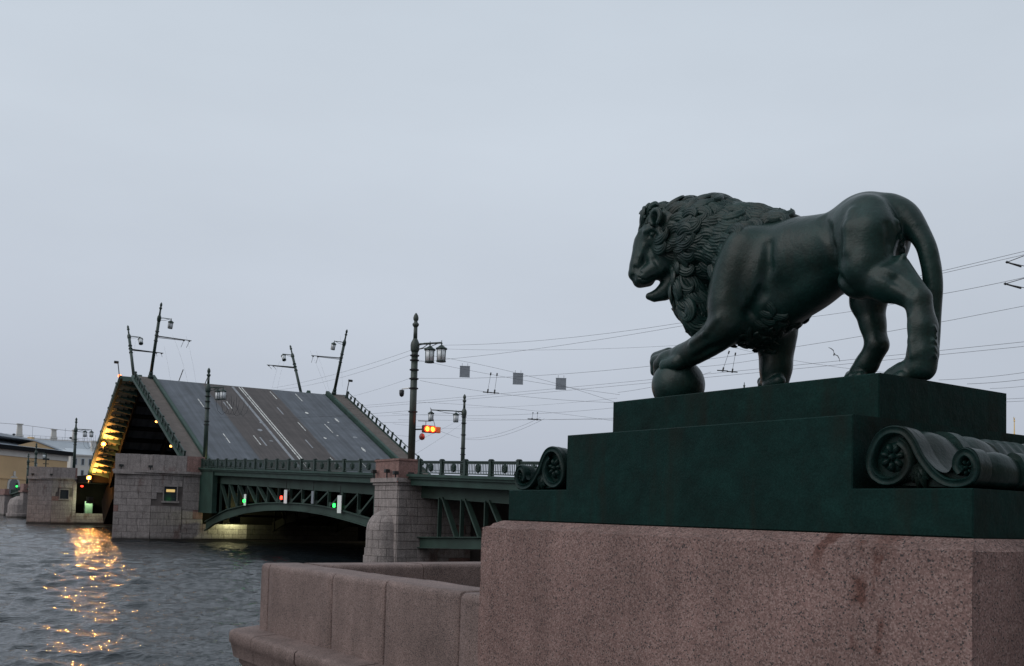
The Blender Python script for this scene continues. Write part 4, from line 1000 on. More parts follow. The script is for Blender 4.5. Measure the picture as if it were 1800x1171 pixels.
# pier B: slim shaft with rounded cutwater
def slim_pier():
    X0,Y0=32.2,65.1
    t=thing('bridge_pier',(X0,Y0,0),'slim granite bridge pier with a domed cutwater and parapet block tinted with red signal light','pier','granite piers of the drawbridge')
    D=3.8; zc=6.25; zt=7.92
    mb=MB(); mb.box(.06,33,.06,D-.06,-1.2,zc); mb.build('core',M_JOINT,t)
    ashlar(t,(0,D,0),(0,-1,0),(-1,0,0),D,.3,zc,.62,1.25,M_PIER,seed=31,red=.02)
    ashlar(t,(0,0,0),(1,0,0),(0,-1,0),6,.3,zc,.62,1.1,M_PIER,seed=32,red=.03)
    mb=MB(); mb.box(-.28,8,-.28,D+.28,zc,zc+.3); mb.box(-.14,8,-.14,D+.14,zc-.2,zc-.002); mb.build('cornice',M_PIER,t)
    mb=MB(); mb.box(-.03,1.75,0.0,D,zc+.3,zt-.14); mb.build('parapet_block',M_PIERRED,t)  # red signal light put into the stone colour, coping too
    mb=MB(); mb.box(-.10,1.80,-.06,D+.06,zt-.138,zt); mb.build('coping',M_PIERRED,t)
    # rounded cutwater: courses of curved blocks and a half dome
    R0=1.42; cy=1.75
    zs=[-.2,1.0,1.55,2.15,2.8]
    for k in range(4):
        r=R0+(.14 if k==0 else .07 if k==1 else 0)
        na=4; off=(k%2)*.5
        for j in range(-1,na+1):
            a0=pi/2+pi*(j+off)/na; a1=a0+pi/na; a0=max(a0,pi/2);a1=min(a1,pi*1.5)
            if a1-a0<.05: continue
            mb=MB(); n=6; V=[];g_=.012
            for i in range(n+1):
                a=a0+g_+(a1-a0-2*g_)*i/n
                for rr,z in ((r-.1,zs[k]+.015),(r,zs[k]+.015),(r,zs[k+1]-.015),(r-.1,zs[k+1]-.015)): V.append((rr*cos(a)*1.0,cy+rr*sin(a),z))
            F=[(i*4+q_,i*4+(q_+1)%4,(i+1)*4+(q_+1)%4,(i+1)*4+q_) for i in range(n) for q_ in range(4)]+[(0,1,2,3),(n*4+3,n*4+2,n*4+1,n*4)]
            mb.add(V,F); mb.build('stone',M_PIER,t,fix=True)
    mb=MB(); mb.lathe([(R0+.1,-1.2),(R0+.1,-.2),(R0-.04,-.2),(R0-.04,2.8)],(0,cy,0),20,pi/2,pi*1.5); mb.build('cutwater_core',M_JOINT,t,fix=True)
    Rd=1.25
    for k,(b0,b1) in enumerate(((0,.40),(.40,.82),(.82,pi/2-.001))):
        nn_=4 if k<2 else 2
        for j in range(nn_):
            a0=pi/2+pi*j/nn_+.012; a1=pi/2+pi*(j+1)/nn_-.012; mb=MB(); V=[]; n=6
            for i in range(n+1):
                a=a0+(a1-a0)*i/n
                for q_ in range(5):
                    b=b0+.008+(b1-b0-.016)*q_/4; rr=Rd*cos(b); V.append((rr*cos(a)*1.12,cy+rr*sin(a)*1.12,2.80+1.45*sin(b)))
            F=[(i*5+q_,i*5+q_+1,(i+1)*5+q_+1,(i+1)*5+q_) for i in range(n) for q_ in range(4)]
            mb.add(V,F); o=mb.build('stone',M_PIER,t,fix=True,smooth=True)
    mb=MB(); mb.lathe([(R0*.93*cos(b)*.97,2.78+1.42*sin(b)) for b in np.linspace(0,pi/2-.01,8)],(0,cy,0),20,pi/2,pi*1.5); mb.build('dome_core',M_JOINT,t,fix=True)
    for x,y,z in ((-.35,1.2,6.9),(-.3,-.1,6.75),(.8,-.34,6.72),(-.35,3.4,6.9)):
        mb=MB(); mb.cbox(x-.18,x+.18,y-.16,y+.16,z,z+.26,.03); mb.box(x-.04,x+.04,y-.04,y+.04,zc+.3,z); mb.build('floodlight',M_BLACK,t)
slim_pier()

# --- railings
def railing_panel_mesh(L,h=.93):
    mb=MB()
    mb.box(-.05,.05,0,L,h-.07,h); mb.box(-.04,.04,0,L,.06,.13); mb.box(-.03,.03,0,L,h-.20,h-.165); mb.box(-.03,.03,0,L,.27,.305)
    n=int(L/.185)
    for i in range(n+1):
        y=L*i/n; mb.box(-.017,.017,y-.02,y+.02,.13,h-.07)
    for i in range(n):
        y=L*(i+.5)/n; mb.box(-.02,.02,y-.03,y+.03,h-.165,h-.07)
    return mb
def medallion_mesh(yc,zc=.47):
    mb=MB(); hx=lambda r,x:[(x,yc+r*sin(pi*k/3),zc+r*cos(pi*k/3)) for k in range(6)]
    for r,x0,x1 in ((.29,-.07,.07),):
        a=hx(r,x0);b=hx(r,x1);mb.add(a+b,[tuple(range(6)),tuple(range(6,12))[::-1]]+[(i,6+i,6+(i+1)%6,(i+1)%6) for i in range(6)])
    for r0,r1,x0,x1 in ((.25,.19,-.10,-.06),(.13,0.06,-.11,-.06)):
        a=hx(r0,x1);b=hx(r0,x0);c=hx(r1,x0);d=hx(r1,x1)
        mb.add(a+b+c+d,[(i,(i+1)%6,6+(i+1)%6,6+i) for i in range(6)]+[(6+i,6+(i+1)%6,12+(i+1)%6,12+i) for i in range(6)]+[(12+i,12+(i+1)%6,18+(i+1)%6,18+i) for i in range(6)])
    return mb
def post_mesh(h=1.02):
    mb=MB(); mb.box(-.11,.11,-.13,.13,0,h-.08); mb.box(-.14,.14,-.16,.16,h-.08,h-.02); mb.box(-.10,.10,-.12,.12,h-.02,h+.03); mb.box(-.14,.14,-.16,.16,0,.10); return mb
PANEL_L=3.13-.26
ME_PANEL=railing_panel_mesh(PANEL_L).mesh('railing_panel',M_GREEND); ME_MED=medallion_mesh(PANEL_L/2).mesh('medallion',M_GREEND); ME_POST=post_mesh().mesh('railing_post',M_GREEND)
def open_panel_mesh(L,h=.93):
    mb=MB(); mb.box(-.05,.05,0,L,h-.09,h); mb.box(-.04,.04,0,L,.04,.14); mb.box(-.035,.035,0,.10,.1,h-.05); mb.box(-.035,.035,L-.10,L,.1,h-.05)
    return mb
ME_OPEN=open_panel_mesh(PANEL_L).mesh('railing_panel',M_GREEND)
def railing(root,x,ys,zf,slope=0,org=(0,0,0),me=None):
    """posts at ys; zf(y) = foot height; each post and panel is an object sharing mesh data"""
    for i,y in enumerate(ys):
        link('railing_post',ME_POST,root,(x-org[0],y-org[1],zf(y)-org[2]))
        if i<len(ys)-1:
            y0,y1=sorted((y,ys[i+1])); sc_=(y1-y0-.26)/PANEL_L; an=atan2(zf(y1)-zf(y0),y1-y0)
            p=link('railing_panel',me or ME_PANEL,root,(x-org[0],y0+.13-org[1],zf(y0)-org[2]+.13*math.tan(an)),(an,0,0)); p.scale=(1,sc_,1)
            link('medallion',ME_MED,p)

# --- fixed spans
ARCH_U=[(116.6,2.35),(111.4,3.38),(109.0,3.79),(103.0,4.33),(97.5,4.6),(91.8,4.66),(87.2,4.62),(82.2,4.44),(78.5,4.17),(74.9,3.81),(72.3,3.54),(68.9,3.05)]
ARCH_L=[(116.6,1.3),(112.9,2.25),(108.8,2.83),(102.9,3.48),(97.4,3.82),(91.7,3.96),(87.1,3.91),(82.1,3.70),(78.4,3.42),(74.8,3.10),(72.0,2.80),(68.9,2.35)]
def ip(P,y):
    P=sorted(P); return float(np.interp(y,[p[0] for p in P],[p[1] for p in P]))
def fixed_deck(root,y0,y1,org):
    oy=org[1]
    def strip(name,mt,x0,x1,dz0,dz1,n=8):
        mb=MB()
        for k in range(n):
            a=y0+(y1-y0)*k/n; b=y0+(y1-y0)*(k+1)/n; za=rail_z(a)-1.05; zb=rail_z(b)-1.05
            mb.hexa([(x0,a-oy,za+dz0),(x1,a-oy,za+dz0),(x1,b-oy,zb+dz0),(x0,b-oy,zb+dz0),(x0,a-oy,za+dz1),(x1,a-oy,za+dz1),(x1,b-oy,zb+dz1),(x0,b-oy,zb+dz1)])
        return mb.build(name,mt,root)
    strip('deck_slab',M_UNDER,.75,XF-XN-.75,-.75,-.26)
    strip('roadway',M_ASPHALT,3.1,29.8,-.259,-.20)
    strip('sidewalk',M_SIDEWALK,.2,3.0,-.259,-.004); strip('sidewalk',M_SIDEWALK,29.9,XF-XN-.2,-.259,-.004)
    strip('cornice',M_GREEN,-.38,.25,-.20,-.012); strip('cornice_moulding',M_GREEN,-.22,.25,-.36,-.202); strip('cornice_moulding',M_GREEN,-.02,.5,-.80,-.362)
    strip('cornice',M_GREEN,XF-XN-.25,XF-XN+.38,-.26,-.012)
def bars(root,name,p,q,wd,ht,mt): 
    mb=MB(); mb.bar(p,q,wd,ht,(1,0,0)); return mb.build(name,mt,root)
def span_arch():
    org=(XN,68.9,0); y0,y1=68.9,117.0
    t=thing('bridge_span',org,'green arched truss span between the slim pier and the big drawbridge pier','bridge span','fixed spans of the bridge')
    fixed_deck(t,y0,y1,org)
    ys=[114.13-3.1264*k for k in range(15)]
    railing(t,0,ys,lambda y:rail_z(y)-1.05,org=(0,org[1],0))
    link('railing_post',ME_POST,t,(0,116.8-org[1],rail_z(116.8)-1.05))
    p=link('railing_panel',ME_PANEL,t,(0,114.26-org[1],rail_z(114.26)-1.05),(.0306,0,0)); p.scale=(1,2.41/PANEL_L,1); link('medallion',ME_MED,p)
    gx=.7; oy=org[1]
    topz=lambda y: rail_z(y)-2.62
    for gi,x in enumerate((gx,8.5,16.4,24.3,32.2)):
        def chord(P1,P2,xa,xb,nm,mt):
            yy=np.linspace(y0,y1-.2,25); poly=[(y-oy,ip(P2,y)) for y in yy]+[(y-oy,ip(P1,y)) for y in yy[::-1]]
            mb=MB()
            for k in range(24):
                a,b=yy[k],yy[k+1]
                mb.hexa([(xa,a-oy,ip(P2,a)),(xb,a-oy,ip(P2,a)),(xb,b-oy,ip(P2,b)),(xa,b-oy,ip(P2,b)),(xa,a-oy,ip(P1,a)),(xb,a-oy,ip(P1,a)),(xb,b-oy,ip(P1,b)),(xa,b-oy,ip(P1,b))])
            return mb.build(nm,mt,t)
        if gi==0:
            chord(ARCH_U,ARCH_L,x,x+.12,'arch_rib',M_GIRDER)
            U2=[(y,z+.03) for y,z in ARCH_U]; U3=[(y,z-.07) for y,z in ARCH_U]; chord(U2,U3,x-.20,x-.002,'arch_flange',M_GIRDER)
            L2=[(y,z+.07) for y,z in ARCH_L]; L3=[(y,z-.02) for y,z in ARCH_L]; chord(L2,L3,x-.20,x-.002,'arch_flange',M_GIRDER)
            mb=MB()
            mb.hexa([(x-.02,y0-oy,topz(y0)-.12),(x+.25,y0-oy,topz(y0)-.12),(x+.25,y1-oy,topz(y1)-.12),(x-.02,y1-oy,topz(y1)-.12),(x-.02,y0-oy,rail_z(y0)-1.86),(x+.25,y0-oy,rail_z(y0)-1.86),(x+.25,y1-oy,rail_z(y1)-1.86),(x-.02,y1-oy,rail_z(y1)-1.86)])
            mb.build('top_chord',M_GIRDER,t)
            vy=[111.7]+[108.6-3.04*k for k in range(13)]
            for k,y in enumerate(vy):
                bars(t,'truss_vertical',(x+.05,y-oy,ip(ARCH_U,y)-.05),(x+.05,y-oy,topz(y)-.1),.12,.26,M_GIRDER)
            for k in range(len(vy)-1):
                a,b=vy[k],vy[k+1]
                if k<6: p,q_=(a,topz(a)-.12),(b+.25,ip(ARCH_U,b))
                else: p,q_=(b,topz(b)-.12),(a-.25,ip(ARCH_U,a))
                bars(t,'truss_diagonal',(x+.10,p[0]-oy,p[1]),(x+.10,q_[0]-oy,q_[1]),.16,.34,M_GIRDER)
                mb=MB(); mb.box(x-.03,x+.0,q_[0]-.35-oy,q_[0]+.35-oy,q_[1]-.02,q_[1]+.38); mb.build('gusset_plate',M_GIRDER,t)
        else:
            mb=MB()
            for k in range(13):
                a=y1-1-3.6*k; mb.bar((x,a-oy,ip(ARCH_L,a)),(x,a-oy,topz(a)),.2,.2); mb.bar((x,a-oy,topz(a)),(x,max(y0,a-3.6)-oy,ip(ARCH_L,max(y0,a-3.6))),.2,.25,(1,0,0))
            yy=np.linspace(y0,y1-.2,25)
            for k in range(24):
                a,b=yy[k],yy[k+1]; mb.hexa([(x,a-oy,ip(ARCH_L,a)),(x+.2,a-oy,ip(ARCH_L,a)),(x+.2,b-oy,ip(ARCH_L,b)),(x,b-oy,ip(ARCH_L,b)),(x,a-oy,ip(ARCH_U,a)),(x+.2,a-oy,ip(ARCH_U,a)),(x+.2,b-oy,ip(ARCH_U,b)),(x,b-oy,ip(ARCH_U,b))])
            mb.build('inner_girder',M_UNDER,t)
    # solid bearing panel by the big pier
    mb=MB(); mb.box(-.10,.35,111.9-oy,116.9-oy,3.55,8.02); mb.box(-.16,-.101,111.9-oy,112.15-oy,3.45,8.02); mb.box(-.16,-.101,116.6-oy,116.9-oy,3.45,8.02); mb.box(-.18,.4,111.8-oy,117-oy,3.35,3.549); mb.build('bearing_panel',M_GREEN,t)
    # cross frames close the view between the girders
    mb=MB()
    for k in range(12):
        y=72+3.8*k; mb.bar((.8,y-oy,ip(ARCH_U,y)+.2),(32,y-oy,ip(ARCH_U,y)+.2),.15,.25); mb.bar((.8,y-oy,topz(y)+.2),(32,y-oy,topz(y)+.2),.25,.6)
    mb.build('cross_beams',M_UNDER,t)
span_arch_later=span_arch
def span_shore():
    org=(XN,16.0,0); y0,y1=16.0,65.1; oy=16.0
    t=thing('bridge_span',org,'green straight truss span from the slim pier to the near bank','bridge span','fixed spans of the bridge')
    fixed_deck(t,y0,y1-.35,org)
    ys=[63.43-3.155*k for k in range(15)]
    railing(t,0,ys,lambda y:rail_z(y)-1.05,org=(0,oy,0))
    x=1.0
    bz=lambda y: 2.47+.034*(63.4-y); tz=lambda y: rail_z(y)-2.62
    def lin(nm,x0,x1,f0,f1,mt):
        mb=MB(); mb.hexa([(x0,0,f0(y0)),(x1,0,f0(y0)),(x1,y1-oy,f0(y1)),(x0,y1-oy,f0(y1)),(x0,0,f1(y0)),(x1,0,f1(y0)),(x1,y1-oy,f1(y1)),(x0,y1-oy,f1(y1))]); return mb.build(nm,mt,t)
    lin('bottom_chord',x,x+.12,lambda y:bz(y)-.78,lambda y:bz(y)-.06,M_GIRDER)
    lin('chord_flange',x-.25,x+.15,lambda y:bz(y)-.058,lambda y:bz(y),M_GIRDER); lin('chord_flange',x-.2,x-.002,lambda y:bz(y)-.8,lambda y:bz(y)-.72,M_GIRDER)
    lin('top_chord',x,x+.2,lambda y:tz(y)-.1,lambda y:rail_z(y)-1.86,M_GIRDER)
    vy=[62.29-3.08*k for k in range(15)]
    for k,y in enumerate(vy):
        bars(t,'truss_vertical',(x+.05,y-oy,bz(y)),(x+.05,y-oy,tz(y)),.12,.28,M_GIRDER)
        if k<len(vy)-1: bars(t,'truss_diagonal',(x+.06,y-.5-oy,tz(y)),(x+.06,vy[k+1]+.6-oy,bz(y)),.14,.36,M_GIRDER)
    for x in (9,17,25,32):
        mb=MB()
        for k in range(14):
            a=63-3.3*k; mb.bar((x,a-oy,bz(a)),(x,a-oy,tz(a)),.2,.25); mb.bar((x,a-oy,tz(a)),(x,a-2.6-oy,bz(a)),.2,.3,(1,0,0))
        mb.hexa([(x,0,bz(y0)-.7),(x+.2,0,bz(y0)-.7),(x+.2,y1-oy,bz(y1)-.7),(x,y1-oy,bz(y1)-.7),(x,0,bz(y0)),(x+.2,0,bz(y0)),(x+.2,y1-oy,bz(y1)),(x,y1-oy,bz(y1))])
        mb.build('inner_girder',M_UNDER,t)
    mb=MB(); mb.box(-2,36,-8,0,-1,6.2); mb.build('abutment',M_PIER,t)
def asphalt():
    m_=mat('bridge_asphalt',(.09,.095,.105),.72); t=m_.node_tree; b=t.nodes['Principled BSDF']; n=t.nodes.new; l=t.links.new
    tc_=n('ShaderNodeTexCoord'); sx=n('ShaderNodeSeparateXYZ'); l(tc_.outputs['Object'],sx.inputs[0])
    nz_=n('ShaderNodeTexNoise'); nz_.inputs['Scale'].default_value=.5; nz_.inputs['Detail'].default_value=8; l(tc_.outputs['Object'],nz_.inputs['Vector'])
    # tram-lane resurfacing: browner mix in the middle strip (x 11..21), bluish mix outside
    a=n('ShaderNodeMath'); a.operation='SUBTRACT'; a.inputs[1].default_value=15.6; l(sx.outputs[0],a.inputs[0])
    a2=n('ShaderNodeMath'); a2.operation='MULTIPLY_ADD'; a2.inputs[1].default_value=.5; l(nz_.outputs[0],a2.inputs[0]); l(a.outputs[0],a2.inputs[2])
    ab=n('ShaderNodeMath'); ab.operation='ABSOLUTE'; l(a2.outputs[0],ab.inputs[0])
    q=n('ShaderNodeMapRange'); q.inputs[1].default_value=5.2; q.inputs[2].default_value=5.5; l(ab.outputs[0],q.inputs[0])
    mx=n('ShaderNodeMix'); mx.data_type='RGBA'; mx.inputs[6].default_value=(.060,.050,.049,1); mx.inputs[7].default_value=(.080,.090,.108,1); l(q.outputs[0],mx.inputs[0])
    # wheel-track wear stretched along the bridge
    mp_=n('ShaderNodeMapping'); mp_.inputs['Scale'].default_value=(2.2,.05,1); l(tc_.outputs['Object'],mp_.inputs[0])
    st=n('ShaderNodeTexNoise'); st.inputs['Scale'].default_value=1; st.inputs['Detail'].default_value=5; l(mp_.outputs[0],st.inputs['Vector'])
    r=n('ShaderNodeMapRange'); r.inputs[1].default_value=.3; r.inputs[2].default_value=.7; r.inputs[3].default_value=.70; r.inputs[4].default_value=1.24; l(st.outputs[0],r.inputs[0])
    m2=n('ShaderNodeMix'); m2.data_type='RGBA'; m2.blend_type='MULTIPLY'; m2.inputs[0].default_value=1; l(mx.outputs[2],m2.inputs[6]); l(r.outputs[0],m2.inputs[7])
    r2=n('ShaderNodeMapRange'); r2.inputs[1].default_value=.3; r2.inputs[2].default_value=.7; r2.inputs[3].default_value=.80; r2.inputs[4].default_value=1.15; l(nz_.outputs[0],r2.inputs[0])
    m3=n('ShaderNodeMix'); m3.data_type='RGBA'; m3.blend_type='MULTIPLY'; m3.inputs[0].default_value=1; l(m2.outputs[2],m3.inputs[6]); l(r2.outputs[0],m3.inputs[7]); l(m3.outputs[2],b.inputs['Base Color'])
    return m_
M_ASPHALT=asphalt()
span_arch(); span_shore()

# --- raised leaves
LW=XF-XN
def leaf(root,LL,lit,mirror):
    """local x across, y out from the hinge, z = normal of the roadway. mirror: lane marks read from the other end"""
    def P(name,x0,x1,y0,y1,z0,z1,mt): 
        mb=MB(); mb.box(x0,x1,y0,y1,z0,z1); return mb.build(name,mt,root)
    P('roadway',3.1,29.6,0,LL,-.22,0,M_ASPHALT)
    for s in (0,1):
        fx=(lambda a,b:(a,b)) if s==0 else (lambda a,b:(LW-b,LW-a))
        a,b=fx(.22,2.55); P('sidewalk',a,b,0,LL-.1,-.05,.24,M_SIDEWALK)
        a,b=fx(2.556,3.096); kb=P('kerb_barrier',a,b,0,LL+.25,-.2,.52,M_GREEN)
        a,b=fx(2.62,3.02); mb=MB(); mb.box(a,b,.1,LL+.2,.522,.56); mb.build('cap_plate',M_GREEN,kb)
        a,b=fx(-.22,.218); P('fascia',a,b,0,LL,-.08,.24,M_GREEN)
        a,b=fx(-.12,.218); P('fascia_lower',a,b,0,LL,-.34,-.082,M_GREEN)
        a,b=fx(.22,2.9); P('sidewalk_soffit',a,b,0,LL,-.16,-.052,M_LEAFSTEEL)
        nb=int(LL/1.56)
        me=None
        for k in range(nb):
            y=.8+k*1.56
            if me is None:
                mb=MB(); q=lambda xx:(xx if s==0 else LW-xx)
                pts=[(.25,-.2),(2.9,-.2),(2.9,-1.15),(2.3,-.95),(.3,-.34)]
                V=[(q(x),-.06,z) for x,z in pts]+[(q(x),.06,z) for x,z in pts]
                mb.add(V,[(0,1,2,3,4),(9,8,7,6,5)]+[(i,5+i,5+(i+1)%5,(i+1)%5) for i in range(5)])
                for xx in (.9,1.8): mb.box(min(q(xx),q(xx+.12)),max(q(xx),q(xx+.12)),-.45,.45,-.32,-.17)
                me=mb.mesh('sidewalk_bracket',M_GIRDER)
            link('sidewalk_bracket',me,root,(0,y,0))
        ys=[1.2+3.06*k for k in range(int((LL-1.2)/3.06)+1)]
        railing(root,.0+.02 if s==0 else LW-.02,ys,lambda y:.24,me=ME_OPEN if (s==1 and not mirror) else None)
    for x in (2.95,9.5,16.2,22.9,29.6):
        mb=MB(); n=8; zb=lambda y: -.55-1.5*(1-y/LL)**1.4-.5
        for k in range(n):
            a,b=LL*k/n,LL*(k+1)/n
            mb.hexa([(x,a,zb(a)),(x+.3,a,zb(a)),(x+.3,b,zb(b)),(x,b,zb(b)),(x,a,-.225),(x+.3,a,-.225),(x+.3,b,-.225),(x,b,-.225)])
        for k in range(int(LL/1.56)):
            y=.8+k*1.56; mb.box(x-.05,x+.35,y-.05,y+.05,zb(y)+.05,-.23)
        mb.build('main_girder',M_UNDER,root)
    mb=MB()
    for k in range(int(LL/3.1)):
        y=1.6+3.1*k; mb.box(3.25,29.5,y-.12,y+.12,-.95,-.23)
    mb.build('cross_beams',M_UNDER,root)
    P('tip_beam',.2,LW-.2,LL,LL+.14,-.9,-.02,M_GIRDER)
    P('counterweight',3.2,29.6,-7.5,.3,-5.0,-.3,M_UNDER)
    # road paint
    def mark(x0,x1,y0,y1,mt=M_PAINT): P('lane_marking',x0,x1,y0,y1,.004,.008,mt)
    for x in (15.55,15.95): mark(x-.09,x+.09,0.5,LL-.3)
    for x in (7.55,11.65): 
        for y in (22.1,8.2): mark(x-.07,x+.07,y,y+3.4)
    for x in (20.2,24.3):
        for y in (28.6,15.0,1.4): mark(x-.07,x+.07,y,min(y+3.5,LL-.1))
    for x,y in ((19.0,21.5),(18.9,8.2),(12.4,8.0),(11.1,22.0)): mark(x-.1,x+.1,y,y+3.1,M_FAINT)
    mark(14.35,14.75,.3,LL-.3,M_FAINT)
    for x,y,wd,ln in ((27.1,19.8,.45,2.0),(26.6,7.7,.4,2.2),(23.1,22.6,.5,.9),(22.2,12.1,.5,.8),(27.2,13.2,.7,.9),(13.3,13.5,.8,1.0),(13.6,9.7,.6,.5),(14.4,16.6,.7,1.1),(25.2,19.2,.3,.5),(24.6,13.6,.3,.6)):
        mb=MB(); g=random.Random(int(x*10)); n=7; V=[(x+wd*.5*cos(2*pi*k/n)*g.uniform(.5,1.2),y+ln*.5*(1+sin(2*pi*k/n)*g.uniform(.6,1.1)),.005) for k in range(n)]
        mb.add(V,[tuple(range(n))]); mb.build('worn_paint_patch',M_FAINT if wd>.55 else M_PAINT,root)
ANG=radians(23.84)
lf=thing('bridge_leaf',(XN,123.82,9.0),'nearer raised bridge leaf showing its asphalt roadway and white lane lines','bridge leaf','raised leaves of the drawbridge',rot=(ANG,0,0))
leaf(lf,33.2,False,False)
ANG2=radians(34.5)
lf2=thing('bridge_leaf',(XF,183.4,8.75),'farther raised bridge leaf, its orange-lit sidewalk brackets and dark underside showing','bridge leaf','raised leaves of the drawbridge',rot=(ANG2,0,pi))
leaf(lf2,25.6,True,True)
for y0,y1,zz,lab in ((117.6,124.2,8.35,'dark deck over the near pier under the leaf foot'),(183.0,211.0,8.75,'dark deck over the far pier behind the leaf foot')):
    t=thing('pier_deck',(XN,y0,zz),lab,'deck','decks over the drawbridge piers')
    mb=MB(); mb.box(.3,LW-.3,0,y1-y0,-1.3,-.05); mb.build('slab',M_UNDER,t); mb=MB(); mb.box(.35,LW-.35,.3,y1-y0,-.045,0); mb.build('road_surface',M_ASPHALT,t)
# ------------------------------------------------------------------ lamp posts
def lantern_meshes():
    cap=MB(); cap.lathe([(.02,.98),(.03,.80),(.08,.78),(.05,.72),(.05,.64),(.16,.58),(.30,.46),(.40,.42),(.42,.34),(.40,.31),(.02,.31)],n=14)
    gl=MB(); gl.lathe([(.34,.30),(.315,-.50),(.02,-.50)],n=14)
    fr=MB()
    for k in range(6):
        a=2*pi*k/6; fr.tube([(.35*cos(a),.35*sin(a),.32),(.325*cos(a),.325*sin(a),-.52)],.022,5)
    fr.lathe([(.30,-.50),(.345,-.50),(.345,-.58),(.25,-.60),(.02,-.60)],n=14)
    return cap.mesh('cap',M_POLEG,True),gl.mesh('glass',M_GLASS,True),fr.mesh('frame',M_POLEG)
ME_CAP,ME_GL,ME_FR=lantern_meshes()
def lamp_post(name,loc,H_,label,group,lanterns=(),arms=(),rot=(0,0,0),m_=None,rings=(),r=.22,cat='lamp post'):
    """H_ total height; lanterns: (dx,dy) offsets of lanterns hung from the collar; arms: (z, dx, dy) span arms"""
    m_=m_ or M_POLEG
    t=thing(name,loc,label,cat,group,rot)
    zc=H_*.805
    mb=MB(); mb.lathe([(r*1.7,0),(r*1.7,.35),(r*1.35,.5),(r*1.3,.9),(r*1.1,1.0)],n=14); mb.build('base',m_,t,smooth=False)
    mb=MB(); mb.lathe([(r*1.06,.9),(r*.98,zc-.55)],n=14); mb.build('shaft',m_,t,smooth=True)
    mb=MB(); mb.lathe([(r,zc-.6),(r*1.28,zc-.45),(r*1.34,zc-.1),(r*1.2,zc+.1),(r*.8,zc+.3),(r*.62,zc+.4)],n=14); mb.build('collar',m_,t,smooth=True)
    mb=MB(); mb.lathe([(r*.62,zc+.3),(r*.56,H_-1.0)],n=12); mb.build('upper_shaft',m_,t,smooth=True)
    mb=MB(); mb.lathe([(r*.58,H_-1.05),(r*.95,H_-.92),(r*.98,H_-.80),(r*.6,H_-.72),(r*.5,H_-.62),(r*.75,H_-.52),(r*.8,H_-.36),(r*.6,H_-.18),(r*.25,H_-.04),(.01,H_)],n=12); mb.build('finial',m_,t,smooth=True)
    for z in rings:
        mb=MB(); mb.lathe([(r*.9,z-.07),(r*1.35,z-.05),(r*1.4,z+.03),(r*.9,z+.07)],n=14); mb.build('clamp_ring',M_BLACK,t)
    for dx,dy in lanterns:
        br=MB(); br.tube([(0,0,zc-.1),(dx*.35,dy*.35,zc-.02),(dx,dy,zc-.05)],.065,6); br.tube([(0,0,zc-.45),(dx*.55,dy*.55,zc-.3),(dx*.85,dy*.85,zc-.08)],.03,5); b=br.build('bracket',m_,t)
        l_=link('lantern',ME_CAP,t,(dx,dy,zc-.85)); link('glass',ME_GL,l_); link('frame',ME_FR,l_)
    for z,dx,dy in arms:
        d=Vector((dx,dy,0)); mb=MB()
        mb.tube([(0,0,z+.10),(dx,dy,z-.02)],[.10,.06],6); mb.tube([(0,0,z-.12),(dx*.8,dy*.8,z-.10)],.05,6)
        a=mb.build('span_arm',M_BLACK,t)
        mb=MB()
        for f in (.78,.94):
            p=d*f; mb.tube([(p.x,p.y,z-.05),(p.x,p.y,z-.18)],.14,6); mb.tube([(p.x,p.y,z-.15),(p.x*.97,p.y*.97+.5,z-1.3)],.03,5)
        mb.build('insulators',M_BLACK,a)
    return t
# on the piers
pB=lamp_post('lamp_post',(33.65,66.1,6.9),11.72,'tall lamp post on the slim pier carrying two lanterns and a lit red signal','posts along the bridge',lanterns=((.62,-1.15),(1.05,-2.1)),m_=M_POLE,rings=(8.6,8.25,7.55,6.9,6.2,4.5),r=.245)
pA=lamp_post('lamp_post',(33.65,118.1,8.45),11.6,'green lamp post rising before the raised leaf, beside the big near pier','posts along the bridge',lanterns=((1.0,-.6),(1.3,-1.5)),m_=M_POLEG,rings=(8.3,7.7,6.9,5.4,5.0),r=.24)
pF=lamp_post('lamp_post',(35.0,210.2,9.0),11.2,'lamp post with twin lanterns and hanging cable loops on the far drawbridge pier','posts along the bridge',lanterns=((1.6,-.4),(2.7,-.8)),rings=(8.1,7.0,6.5,6.0,3.6,3.2),r=.26)
lamp_post('lamp_post',(64.6,112.6,7.9),11.3,'lamp post on the far sidewalk, right of the red signal','posts along the bridge',lanterns=((-1.0,.3),(-4.1,1.2)),rings=(8.4,7.6,6.1,4.4,3.6),r=.25,m_=M_POLE)
for (x,y,h),lab in zip(((35.2,262.0,11.0),(36.2,282.0,10.2)),('lamp post with a box at its foot before the ochre building','lamp post left of the arched doorway on the far span')):
    lamp_post('lamp_post',(x,y,rail_z(y)-1.0),h,lab,'posts along the bridge',lanterns=((1.7,-.4),),rings=(7.4,6.3,4.2),r=.26)
